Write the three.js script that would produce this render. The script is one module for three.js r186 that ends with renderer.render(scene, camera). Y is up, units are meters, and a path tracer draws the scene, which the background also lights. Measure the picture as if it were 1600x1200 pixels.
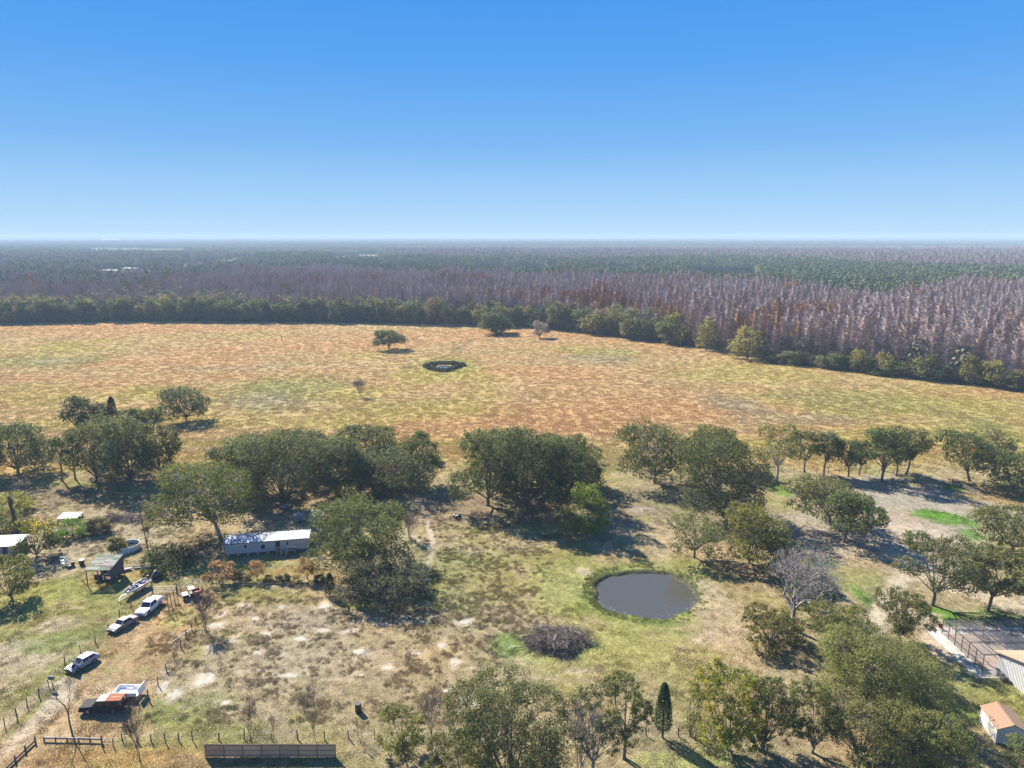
import * as THREE from 'three';
import { mergeGeometries } from 'three/addons/utils/BufferGeometryUtils.js';
import { RoundedBoxGeometry } from 'three/addons/geometries/RoundedBoxGeometry.js';

// ---------------------------------------------------------------- camera, sky, sun, exposure
const scene = new THREE.Scene();
const FOCAL = 1109, PITCH = 11.8 * Math.PI / 180, EYE = 64;          // photo pixels, radians, metres above the ground
const camera = new THREE.PerspectiveCamera(2 * Math.atan(600 / FOCAL) * 180 / Math.PI, 4 / 3, 1, 60000);
camera.position.set(0, EYE, 0);
camera.rotation.set(-PITCH, 0, 0);
const renderer = new THREE.WebGLRenderer({ antialias: true });
renderer.toneMapping = THREE.LinearToneMapping;
renderer.toneMappingExposure = 2.7;
renderer.shadowMap.enabled = true;
const SUN_AZ = 41 * Math.PI / 180, SUN_EL = 38 * Math.PI / 180;
const sunDir = new THREE.Vector3(-Math.sin(SUN_AZ) * Math.cos(SUN_EL), Math.sin(SUN_EL), -Math.cos(SUN_AZ) * Math.cos(SUN_EL));
const sun = new THREE.DirectionalLight(new THREE.Color(1, 0.92, 0.79), 5);
sun.position.set(0, 0, -150).addScaledVector(sunDir, 600);
sun.target.position.set(0, 0, -150);
sun.castShadow = true; sun.shadow.mapSize.set(4096, 4096);
Object.assign(sun.shadow.camera, { left: -260, right: 260, top: 260, bottom: -260, near: 10, far: 1500 });
scene.add(sun, sun.target);
{
  const w = 64, h = 512, d = new Float32Array(w * h * 4);
  const stops = [[-90, .16, .17, .13], [-1.5, .2, .23, .22], [-0.3, .50, .70, .90], [0, .50, .72, .94], [3, .36, .63, .94], [7, .20, .48, .90], [12, .11, .385, .89], [17, .068, .32, .86], [30, .055, .27, .77], [60, .045, .215, .62], [90, .042, .20, .58]];
  for (let y = 0; y < h; y++) {
    const el = (y + .5) / h * 180 - 90; let i = 0;
    while (i < stops.length - 2 && el > stops[i + 1][0]) i++;
    const a = stops[i], b = stops[i + 1]; let t = Math.min(1, Math.max(0, (el - a[0]) / (b[0] - a[0])));
    for (let x = 0; x < w; x++) for (let k = 0; k < 4; k++) d[(y * w + x) * 4 + k] = k < 3 ? (a[k + 1] + (b[k + 1] - a[k + 1]) * t) / renderer.toneMappingExposure : 1;
  }
  const sky = new THREE.DataTexture(d, w, h, THREE.RGBAFormat, THREE.FloatType);
  sky.mapping = THREE.EquirectangularReflectionMapping; sky.magFilter = THREE.LinearFilter; sky.needsUpdate = true;
  scene.background = sky; scene.environment = sky;
}
scene.fog = new THREE.FogExp2(new THREE.Color(.58, .78, 1), 0.00017);

// ---------------------------------------------------------------- helpers
function rng(s) { s = (s * 2654435761) >>> 0; return () => { s = (s + 0x6D2B79F5) | 0; let t = Math.imul(s ^ s >>> 15, 1 | s); t = t + Math.imul(t ^ t >>> 7, 61 | t) ^ t; return ((t ^ t >>> 14) >>> 0) / 4294967296; }; }
const sp = Math.sin(PITCH), cp = Math.cos(PITCH);
// a pixel of the photograph meets the level h (metres): [x, distance ahead]
function gx(px, py, h = 0) { const u = (px - 800) / FOCAL, v = (py - 600) / FOCAL, t = (EYE - h) / (sp + v * cp); return [u * t, (cp - v * sp) * t]; }
function G(px, py, h = 0) { const [x, z] = gx(px, py, h); return new THREE.Vector3(x, h, -z); }
function topH(px, pb, pt) { const [, z] = gx(px, pb), v = (pt - 600) / FOCAL, t = z / (cp - v * sp); return EYE - t * (sp + v * cp); }
function depthAt(py) { return EYE / (sp + (py - 600) / FOCAL * cp); }
function project(x, h, z) { const d = z * cp + (EYE - h) * sp; return [800 + FOCAL * x / d, 600 + FOCAL * ((EYE - h) * cp - z * sp) / d]; }
function h2(ix, iz) { let n = Math.imul(ix, 374761393) + Math.imul(iz, 668265263) | 0; n = Math.imul(n ^ n >>> 13, 1274126177); return ((n ^ n >>> 16) >>> 0) / 4294967296; }
function vn(x, z) { const ix = Math.floor(x), iz = Math.floor(z); let fx = x - ix, fz = z - iz; fx = fx * fx * (3 - 2 * fx); fz = fz * fz * (3 - 2 * fz); const a = h2(ix, iz), b = h2(ix + 1, iz), c = h2(ix, iz + 1), d = h2(ix + 1, iz + 1); return a + (b - a) * fx + (c - a) * fz + (a - b - c + d) * fx * fz; }
function fbm(x, z, o = 4) { let s = 0, a = .5, t = 0; for (let i = 0; i < o; i++) { s += a * vn(x, z); t += a; a *= .55; x = x * 2.03 + 17.1; z = z * 2.03 + 5.7; } return s / t; }
const clamp = (x, a = 0, b = 1) => Math.min(b, Math.max(a, x)), sstep = (a, b, x) => { const t = clamp((x - a) / (b - a)); return t * t * (3 - 2 * t); };
const lerp = (a, b, t) => a + (b - a) * t;
const used = {};
function numbered(n) { const k = used[n] = (used[n] ?? -1) + 1; return k ? n + '_' + String(k).padStart(3, '0') : n; }
function tag(o, label, category, group, kind) { o.userData.label = label; if (category) o.userData.category = category; if (group) o.userData.group = group; if (kind) o.userData.kind = kind; return o; }
function thing(name, label, category, pos, ry = 0, group) { const o = new THREE.Group(); o.name = numbered(name); if (pos) o.position.copy(pos); o.rotation.y = ry; scene.add(o); return tag(o, label, category, group); }
function part(name, geo, mat, parent) { const m = new THREE.Mesh(geo, mat); m.name = parent === scene ? numbered(name) : name; m.castShadow = m.receiveShadow = true; parent.add(m); return m; }
function bx(w, h, d, x = 0, y = 0, z = 0, ry = 0, rz = 0, rx = 0) { const g = new THREE.BoxGeometry(w, h, d); if (rx) g.rotateX(rx); if (rz) g.rotateZ(rz); if (ry) g.rotateY(ry); return g.translate(x, y, z); }
function rbx(w, h, d, x = 0, y = 0, z = 0, r = .04) { return new RoundedBoxGeometry(w, h, d, 2, r).translate(x, y, z); }
function bar(a, b, r, n = 6, r2 = r) { const A = new THREE.Vector3(...a), B = new THREE.Vector3(...b), L = A.distanceTo(B), g = new THREE.CylinderGeometry(r2, r, L, n); g.translate(0, L / 2, 0); g.applyQuaternion(new THREE.Quaternion().setFromUnitVectors(new THREE.Vector3(0, 1, 0), B.sub(A).normalize())); return g.translate(A.x, A.y, A.z); }
function quad(a, b, c, d) { const g = new THREE.BufferGeometry(); g.setAttribute('position', new THREE.Float32BufferAttribute([...a, ...b, ...c, ...d], 3)); g.setAttribute('uv', new THREE.Float32BufferAttribute([0, 0, 1, 0, 1, 1, 0, 1], 2)); g.setIndex([0, 1, 2, 0, 2, 3]); g.computeVertexNormals(); return g; }
const merge = l => mergeGeometries(l.map(g => g.index ? g.toNonIndexed() : g));
function noiseTex(n, fn, srgb) { const d = new Uint8Array(n * n * 4); for (let y = 0; y < n; y++) for (let x = 0; x < n; x++) { const c = fn(x / n, y / n), i = (y * n + x) * 4; if (typeof c === 'number') d[i] = d[i + 1] = d[i + 2] = clamp(c) * 255; else for (let k = 0; k < 3; k++) d[i + k] = clamp(c[k]) * 255; d[i + 3] = 255; } const t = new THREE.DataTexture(d, n, n); t.wrapS = t.wrapT = THREE.RepeatWrapping; t.magFilter = THREE.LinearFilter; t.minFilter = THREE.LinearMipmapLinearFilter; t.generateMipmaps = true; if (srgb) t.colorSpace = THREE.SRGBColorSpace; t.needsUpdate = true; return t; }
const lin = (r, g, b) => new THREE.Color().setRGB(r, g, b);
const matte = o => new THREE.MeshPhysicalMaterial({ roughness: 1, specularIntensity: .04, ...o });
function std(c, rough = .8, metal = 0, extra = {}) { return new THREE.MeshStandardMaterial({ color: lin(...c), roughness: rough, metalness: metal, ...extra }); }
const grime = noiseTex(256, (x, y) => .72 + .28 * fbm(x * 9, y * 9, 5));
const rustMap = noiseTex(256, (x, y) => { const n = fbm(x * 14 + 3, y * 14, 5); return n > .58 ? [.55, .36, .24] : [.9 + n * .1, .9 + n * .1, .9 + n * .1]; }, true);
const M = {
  wood: std([.20, .155, .12], .9, 0, { map: grime }), woodGrey: std([.26, .235, .21], .9, 0, { map: grime }), woodDark: std([.075, .06, .05], .95), fence: std([.36, .25, .18], .9, 0, { map: grime }),
  post: std([.09, .075, .062], .95), wire: std([.2, .2, .2], .5, .8), galv: std([.5, .52, .53], .5, .7), pipe: std([.48, .5, .46], .5, .4),
  tyre: std([.02, .02, .02], .85), rim: std([.5, .5, .52], .35, .9), glass: std([.018, .018, .026], .08, 0), black: std([.025, .025, .028], .5), chrome: std([.6, .6, .62], .2, 1),
  whiteMetal: std([.66, .66, .66], .45, 0, { map: grime }), white: std([.74, .73, .72], .5), sidingHome: std([.52, .50, .50], .7, 0, { map: grime }), roofA: std([.36, .39, .46], .6, .2, { map: grime }), roofB: std([.56, .56, .55], .65, 0, { map: grime }),
  concrete: std([.5, .47, .43], .9, 0, { map: grime }), paver: std([.40, .31, .25], .9, 0, { map: grime }), lens: std([.6, .6, .58], .15), red: std([.33, .05, .035], .4), bark: std([.13, .11, .095], .95), barkPale: std([.34, .30, .27], .95), barkDead: std([.27, .245, .23], .95), twig: std([.16, .13, .115], .95),
  shingle: std([.34, .215, .14], .95, 0, { map: noiseTex(128, (x, y) => .6 + .4 * fbm(x * 30, y * 30, 3)) }), screen: new THREE.MeshStandardMaterial({ color: lin(.16, .16, .165), roughness: .9, transparent: true, opacity: .27, side: THREE.DoubleSide }), bronze: std([.055, .045, .04], .5, .3),
};
const leafMat = new THREE.MeshPhysicalMaterial({ color: 0xffffff, vertexColors: true, roughness: .85, transmission: .5, thickness: 0, side: THREE.DoubleSide, specularIntensity: .2 });
const grassMat = new THREE.MeshPhysicalMaterial({ color: 0xffffff, roughness: .95, transmission: .4, thickness: 0, side: THREE.DoubleSide, specularIntensity: .05 });

// ---------------------------------------------------------------- ground: yard sheet, pasture sheet, forest floor to the horizon
const YX = 165, YZ0 = 52, YZ1 = 212;                                   // the yard sheet: x -165..165, 52..212 m ahead
const POND = { x: 24.4, z: 120.2, r: 9.15, level: -.62 };
class Paint {                                                         // a colour sheet in metres, painted in patches with ragged edges
  constructor(x0, x1, z0, z1, w, h, seed) { Object.assign(this, { x0, x1, z0, z1, w, h, seed }); this.c = new Float32Array(w * h * 4); }
  each(xa, xb, za, zb, fn) { const { x0, x1, z0, z1, w, h } = this, ia = Math.max(0, Math.floor((xa - x0) / (x1 - x0) * w)), ib = Math.min(w - 1, Math.ceil((xb - x0) / (x1 - x0) * w)), ja = Math.max(0, Math.floor((za - z0) / (z1 - z0) * h)), jb = Math.min(h - 1, Math.ceil((zb - z0) / (z1 - z0) * h)); for (let j = ja; j <= jb; j++) for (let i = ia; i <= ib; i++) fn(x0 + (i + .5) / w * (x1 - x0), z0 + (j + .5) / h * (z1 - z0), (j * w + i) * 4); }
  mix(i, col, a, dens) { const c = this.c; c[i] += (col[0] - c[i]) * a; c[i + 1] += (col[1] - c[i + 1]) * a; c[i + 2] += (col[2] - c[i + 2]) * a; if (dens !== undefined) c[i + 3] += (dens - c[i + 3]) * a; }
  ell(px, py, rx, ry, col, alpha = .9, dens, soft = .5, fs = .22) { const [x, z] = gx(px, py), d = depthAt(py), RX = rx * d / FOCAL, zt = gx(px, py - ry)[1], zb = gx(px, py + ry)[1], RZ = (zt - zb) / 2, k = ++this.seed * 13.7; this.each(x - RX * 1.6, x + RX * 1.6, z - RZ * 1.6, z + RZ * 1.6, (X, Z, i) => { const q = Math.hypot((X - x) / RX, (Z - z) / RZ) + (fbm(X * fs + k, Z * fs, 4) - .5) * 1.3; const a = 1 - sstep(1 - soft, 1 + soft * .4, q); if (a > 0) this.mix(i, col, a * alpha, dens); }); }
  path(pts, wid, col, alpha = .9, dens, fs = .35) { const P = pts.map(p => gx(...p)), k = ++this.seed * 7.3; for (let n = 0; n < P.length - 1; n++) { const [ax, az] = P[n], [bx_, bz] = P[n + 1], ux = bx_ - ax, uz = bz - az, l2 = ux * ux + uz * uz; this.each(Math.min(ax, bx_) - wid * 2, Math.max(ax, bx_) + wid * 2, Math.min(az, bz) - wid * 2, Math.max(az, bz) + wid * 2, (X, Z, i) => { const t = clamp(((X - ax) * ux + (Z - az) * uz) / l2); const q = Math.hypot(X - ax - ux * t, Z - az - uz * t) / (wid / 2) + (fbm(X * fs + k, Z * fs, 4) - .5) * 1.2; const a = 1 - sstep(.6, 1.15, q); if (a > 0) this.mix(i, col, a * alpha, dens); }); } }
  at(x, z) { const i = clamp(Math.floor((x - this.x0) / (this.x1 - this.x0) * this.w), 0, this.w - 1), j = clamp(Math.floor((z - this.z0) / (this.z1 - this.z0) * this.h), 0, this.h - 1); return (j * this.w + i) * 4; }
  texture() { const d = new Uint8Array(this.w * this.h * 4), c = this.c; for (let i = 0; i < d.length; i += 4) { for (let k = 0; k < 3; k++) { const v = clamp(c[i + k]); d[i + k] = 255 * (v <= .0031308 ? v * 12.92 : 1.055 * Math.pow(v, 1 / 2.4) - .055); } d[i + 3] = 255; } const t = new THREE.DataTexture(d, this.w, this.h); t.colorSpace = THREE.SRGBColorSpace; t.magFilter = THREE.LinearFilter; t.minFilter = THREE.LinearMipmapLinearFilter; t.generateMipmaps = true; t.anisotropy = 8; t.needsUpdate = true; return t; }
}
const C0 = { straw: [.30, .246, .142], strawPink: [.33, .268, .175], dryGreen: [.225, .212, .072], green: [.175, .205, .062], lawn: [.105, .215, .026], sand: [.47, .425, .36], pale: [.385, .32, .235], brown: [.31, .218, .115], orange: [.325, .215, .085], litter: [.20, .145, .10], dark: [.115, .10, .062], grey: [.285, .24, .185], limey: [.285, .285, .095], weed: [.20, .165, .085] }, C = Object.fromEntries(Object.entries(C0).map(([k, v]) => [k, v.map(q => q * .9)]));
const yard = new Paint(-YX, YX, YZ0, YZ1, 2048, 2048, 3);
yard.each(-YX, YX, YZ0, YZ1, (x, z, i) => { const a = fbm(x * .05, z * .05, 3), b = fbm(x * .21 + 40, z * .21, 3); const t = sstep(.4, .62, a * .6 + b * .4), c = yard.c; for (let k = 0; k < 3; k++) c[i + k] = lerp(C.straw[k], C.dryGreen[k], t * .8); c[i + 3] = .8; });
{
  const y = yard, e = (...a) => y.ell(...a);
  // left: scrub, lawn, drive
  e(120, 830, 210, 60, C.strawPink, .8, .9); e(90, 775, 170, 20, C.litter, .7, .5); e(240, 740, 120, 18, C.litter, .6, .4); e(60, 960, 110, 50, C.dryGreen, .8); e(140, 915, 75, 22, C.green, .75); e(70, 930, 60, 25, C.limey, .6); e(30, 1040, 60, 28, C.strawPink, .8, .5); e(20, 1010, 30, 10, C.pale, .6, .3); e(95, 1000, 60, 20, C.green, .6); e(100, 975, 45, 14, C.pale, .45); e(180, 905, 60, 16, C.orange, .5); e(200, 880, 70, 12, C.straw, .5);
  y.path([[280, 940], [246, 975], [215, 1030], [190, 1075], [140, 1135], [90, 1165]], 14, C.brown, .95, .6); y.path([[250, 960], [222, 1000], [190, 1040], [150, 1085], [95, 1140], [20, 1200]], 4.5, [.33, .245, .14], .8, .25); e(225, 1010, 45, 45, C.orange, .35, .8); e(150, 1120, 90, 18, C.brown, .6); e(285, 965, 28, 18, C.limey, .6);
  e(200, 1185, 240, 22, C.orange, .7, .9); e(330, 1190, 110, 14, C.brown, .6); e(20, 1185, 60, 30, C.brown, .6);
  y.path([[-20, 1205], [40, 1145], [92, 1092], [110, 1070]], 3.2, C.pale, .75, .1); y.path([[-60, 1190], [10, 1130], [70, 1080], [100, 1062]], 2.2, C.strawPink, .7, .3); e(90, 1070, 22, 10, C.pale, .7, .1);
  // middle yard: sandy, weedy
  e(430, 1040, 200, 95, C.strawPink, .75, .7); e(560, 1090, 220, 40, C.straw, .7); e(620, 980, 120, 50, C.straw, .5); e(470, 965, 130, 25, C.grey, .55, .5); e(420, 935, 100, 16, C.dryGreen, .6); e(300, 1110, 80, 30, C.green, .45); e(560, 945, 40, 10, C.green, .7);
  for (const [px, py, rx, ry] of [[567, 1020, 17, 8], [605, 1043, 8, 5], [320, 1060, 17, 11], [272, 1084, 13, 11], [352, 1099, 10, 5], [510, 946, 15, 7], [400, 965, 9, 4], [337, 978, 15, 6], [327, 1012, 7, 5], [365, 1000, 9, 8], [404, 1019, 9, 5], [420, 990, 12, 4], [470, 998, 10, 3], [505, 985, 12, 3], [547, 986, 13, 5], [600, 975, 9, 3], [655, 1021, 6, 4], [380, 947, 12, 4], [440, 948, 8, 3], [350, 960, 10, 5], [450, 1055, 20, 4], [565, 1055, 6, 3], [712, 1036, 10, 12], [735, 1096, 28, 9], [700, 1080, 12, 5], [690, 1010, 8, 5], [725, 972, 14, 5], [645, 1020, 12, 4], [255, 1072, 8, 12], [660, 975, 8, 3], [1000, 796, 20, 6], [1110, 990, 22, 8], [1150, 985, 12, 12], [1090, 1000, 8, 5], [800, 1010, 8, 3]]) { e(px, py, rx * 1.35, ry * 1.35, C.pale, .7, .15, .6, .5); e(px, py, rx * .9, ry * .9, C.sand, .85, 0, .7, .8); }
  { const r = rng(77); for (let k = 0; k < 190; k++) { const px = 250 + r() * 520, py = 935 + r() * 185; e(px, py, 4 + r() * 9, 1.5 + r() * 2.5, r() < .6 ? C.weed : C.pale, .7, .9, .8, .9); } for (let k = 0; k < 70; k++) { const px = 640 + r() * 200, py = 820 + r() * 160; e(px, py, 6 + r() * 12, 3 + r() * 4, r() < .55 ? C.weed : C.dryGreen, .7, 1, .8, .6); } for (let k = 0; k < 60; k++) { const px = r() * 240, py = 940 + r() * 150; e(px, py, 6 + r() * 10, 2 + r() * 3, [C.pale, C.green, C.brown][k % 3], .45, .7, .8, .6); } }
  e(640, 860, 60, 40, C.pale, .4, .5); y.path([[650, 775], [668, 815], [676, 850], [672, 880], [664, 915]], 1.5, C.pale, .9, 0); y.path([[640, 835], [676, 858], [690, 890]], 1, C.pale, .8, 0); e(690, 790, 70, 28, C.litter, .6, .3); e(640, 700, 80, 30, C.litter, .4); e(760, 810, 80, 14, C.litter, .6, .5); e(790, 850, 60, 22, C.strawPink, .6); e(730, 900, 110, 50, C.dryGreen, .6, 1); e(600, 940, 60, 25, C.green, .4);
  // pond surroundings
  e(960, 1010, 170, 48, C.limey, .75, .8); e(1005, 930, 128, 66, C.limey, .8, .9); e(1005, 926, 108, 54, C.green, .75, .9); e(870, 925, 60, 45, C.limey, .7); e(885, 880, 50, 20, C.green, .5); e(790, 1005, 28, 22, C.lawn, .55); e(925, 1008, 16, 8, C.lawn, .4); e(905, 1048, 25, 5, C.pale, .5); e(1060, 1080, 80, 40, C.dryGreen, .6);
  e(1008, 928, 100, 48, [.15, .185, .05], .8, 1, .35); e(1130, 965, 55, 60, C.strawPink, .85, .5); e(1160, 900, 50, 30, C.litter, .6, .4); e(1010, 840, 100, 32, C.strawPink, .8, .5); e(985, 785, 60, 30, C.litter, .7, .3); e(1110, 860, 60, 20, C.brown, .6, .5); e(930, 800, 40, 25, C.strawPink, .6); e(912, 893, 14, 9, C.pale, .7, .1); e(1180, 1070, 60, 30, C.strawPink, .7); e(1000, 1130, 60, 20, C.strawPink, .6); e(1090, 1190, 110, 14, C.limey, .7);
  // right: trampled dirt, lawn, paths
  e(1420, 790, 150, 60, C.grey, .85, .1); e(1370, 845, 120, 50, C.grey, .8, .1); e(1430, 830, 60, 24, C.pale, .8, .05); e(1270, 830, 60, 40, C.grey, .6, .2); e(1480, 812, 40, 16, C.lawn, .9, 1); e(1450, 805, 24, 8, C.lawn, .8, 1); e(1490, 763, 16, 6, C.lawn, .8, 1); e(1520, 835, 25, 10, C.lawn, .7, 1); e(1215, 765, 22, 10, C.lawn, .7, 1); e(1560, 775, 50, 20, C.orange, .6, .8); e(1230, 700, 60, 30, C.orange, .4, .8); e(1310, 905, 80, 22, C.dryGreen, .7, .7); e(1280, 880, 30, 12, C.lawn, .7, 1); e(1350, 935, 20, 30, C.lawn, .7, 1); e(1240, 890, 20, 20, C.green, .7);
  y.path([[1440, 870], [1400, 910], [1375, 960], [1360, 1000]], 4, C.pale, .85, .1); y.path([[1380, 850], [1440, 890], [1520, 925], [1620, 950]], 7, C.pale, .75, .1); e(1480, 962, 50, 16, C.lawn, .95, 1); e(1560, 965, 60, 16, C.green, .8, 1); y.path([[1450, 960], [1462, 1000], [1480, 1030], [1500, 1055]], 4.5, C.pale, .9, .05); e(1530, 1085, 90, 70, C.green, .7, .9); e(1560, 1100, 50, 25, C.dryGreen, .7); e(1500, 1120, 30, 18, C.lawn, .5, 1); e(1490, 1125, 25, 8, C.pale, .6, .2); e(1400, 1030, 70, 60, C.litter, .5, .4); e(1590, 1180, 40, 16, C.dryGreen, .6); e(1545, 1178, 22, 5, C.pale, .6); e(1300, 1120, 120, 60, C.litter, .5, .4); e(285, 870, 60, 34, C.dark, .75, .8); e(300, 885, 40, 16, C.green, .6); e(420, 812, 90, 18, C.strawPink, .6, .4); e(430, 885, 80, 14, C.green, .55); e(450, 893, 60, 8, C.orange, .5); e(470, 760, 180, 40, C.litter, .75, .3); e(820, 780, 120, 30, C.litter, .7, .3); e(1130, 790, 90, 40, C.litter, .6, .3);
  y.each(-YX, YX, 165, YZ1, (x, z, i) => { const t = sstep(176, 204, z + (fbm(x * .06, z * .06, 3) - .5) * 40), b = fbm(x * .05 + 50, z * .09, 3); y.mix(i, [lerp(.355, .315, b), lerp(.25, .265, b), lerp(.125, .088, b)], t, 1); });
  y.each(-YX, YX, YZ0, YZ1, (x, z, i) => { const f = .70 + .62 * fbm(x * 1.1, z * 1.1, 3) * (.75 + .5 * h2(i, 5)), w = .93 + .14 * vn(x * .09, z * .09 + 70); const c = y.c; c[i] *= f * w; c[i + 1] *= f; c[i + 2] *= f * (2 - w); const pr = Math.hypot(x - POND.x, z - POND.z); if (pr < POND.r + 3) { const t = 1 - sstep(POND.r + .1, POND.r + 1.3, pr + (fbm(x * .35, z * .35, 2) - .5) * .8 + (fbm(x * .16 + 3, z * .16, 2) - .5) * 3.4 + (fbm(x * .8, z * .8, 3) - .5) * 1.2); y.mix(i, [.075, .07, .045], t * .9, .3); } });
}
function groundY(x, z) { const r = Math.hypot(x - POND.x, z - POND.z) + (fbm(x * .35, z * .35, 2) - .5) * .8 + (fbm(x * .16 + 3, z * .16, 2) - .5) * 3.4; let y = (fbm(x * .06 + 9, z * .06, 2) - .5) * .3 * sstep(YX, YX - 12, Math.abs(x)) * sstep(YZ1, YZ1 - 14, z) * sstep(YZ0, YZ0 + 10, z); y *= sstep(8, 18, r); y -= 1.0 * (1 - sstep(POND.r - .7, POND.r + .55, r)); y -= .15 * (1 - sstep(POND.r + .4, POND.r + 4, r)); return y; }
{
  const nx = 520, nz = 260, pos = [], uv = [], idx = [];
  for (let j = 0; j <= nz; j++) for (let i = 0; i <= nx; i++) { const x = -YX + 2 * YX * i / nx, z = YZ0 + (YZ1 - YZ0) * j / nz; pos.push(x, groundY(x, z), -z); uv.push(i / nx, j / nz); }
  for (let j = 0; j < nz; j++) for (let i = 0; i < nx; i++) { const a = j * (nx + 1) + i, b = a + nx + 1; idx.push(a, a + 1, b + 1, a, b + 1, b); }
  const g = new THREE.BufferGeometry(); g.setAttribute('position', new THREE.Float32BufferAttribute(pos, 3)); g.setAttribute('uv', new THREE.Float32BufferAttribute(uv, 2)); g.setIndex(idx); g.computeVertexNormals();
  const bump = noiseTex(512, (x, y) => fbm(x * 60, y * 60, 4)); bump.repeat.set(14, 7);
  tag(part('yard_ground', g, matte({ map: yard.texture(), bumpMap: bump, bumpScale: .12 }), scene), 'dry grass and sand of the farm yard around the pond', 'ground', null, 'structure');
}
const floorTex = noiseTex(512, (x, y) => { const n = fbm(x * 40, y * 40, 5); return [.34 + n * .2, .32 + n * .2, .22 + n * .15]; }, true);
{
  const R = 15000, q = (x0, x1, z0, z1) => { const g = quad([x0, 0, -z0], [x1, 0, -z0], [x1, 0, -z1], [x0, 0, -z1]); g.setAttribute('uv', new THREE.Float32BufferAttribute([x0 / 90, z0 / 90, x1 / 90, z0 / 90, x1 / 90, z1 / 90, x0 / 90, z1 / 90], 2)); return g; };
  const g = merge([q(-R, R, -400, YZ0), q(-R, -YX, YZ0, YZ1), q(YX, R, YZ0, YZ1), q(-R, R, YZ1, R)]);
  tag(part('ground', g, matte({ map: floorTex }), scene), 'forest floor running flat to the horizon', 'ground', null, 'structure');
}
// far edge of the pasture, from the photograph: distance ahead as a function of x
const EDGE = [[-120, 508], [0, 507], [200, 503], [420, 504], [600, 506], [746, 509], [807, 512], [894, 518], [969, 529], [1070, 542], [1128, 553], [1205, 569], [1296, 578], [1397, 590], [1499, 601], [1600, 613], [1720, 628], [1900, 660]].map(p => gx(...p));
function edgeZ(x) { if (x <= EDGE[0][0]) return EDGE[0][1]; for (let i = 0; i < EDGE.length - 1; i++) if (x <= EDGE[i + 1][0]) return lerp(EDGE[i][1], EDGE[i + 1][1], (x - EDGE[i][0]) / (EDGE[i + 1][0] - EDGE[i][0])); return Math.max(210, EDGE.at(-1)[1] - (x - EDGE.at(-1)[0]) * .4); }
const PX0 = -440, PX1 = 330, PZ0 = YZ1 - 1, PZ1 = 575;
const past = new Paint(PX0, PX1, PZ0, PZ1, 2048, 2048, 51);
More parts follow.
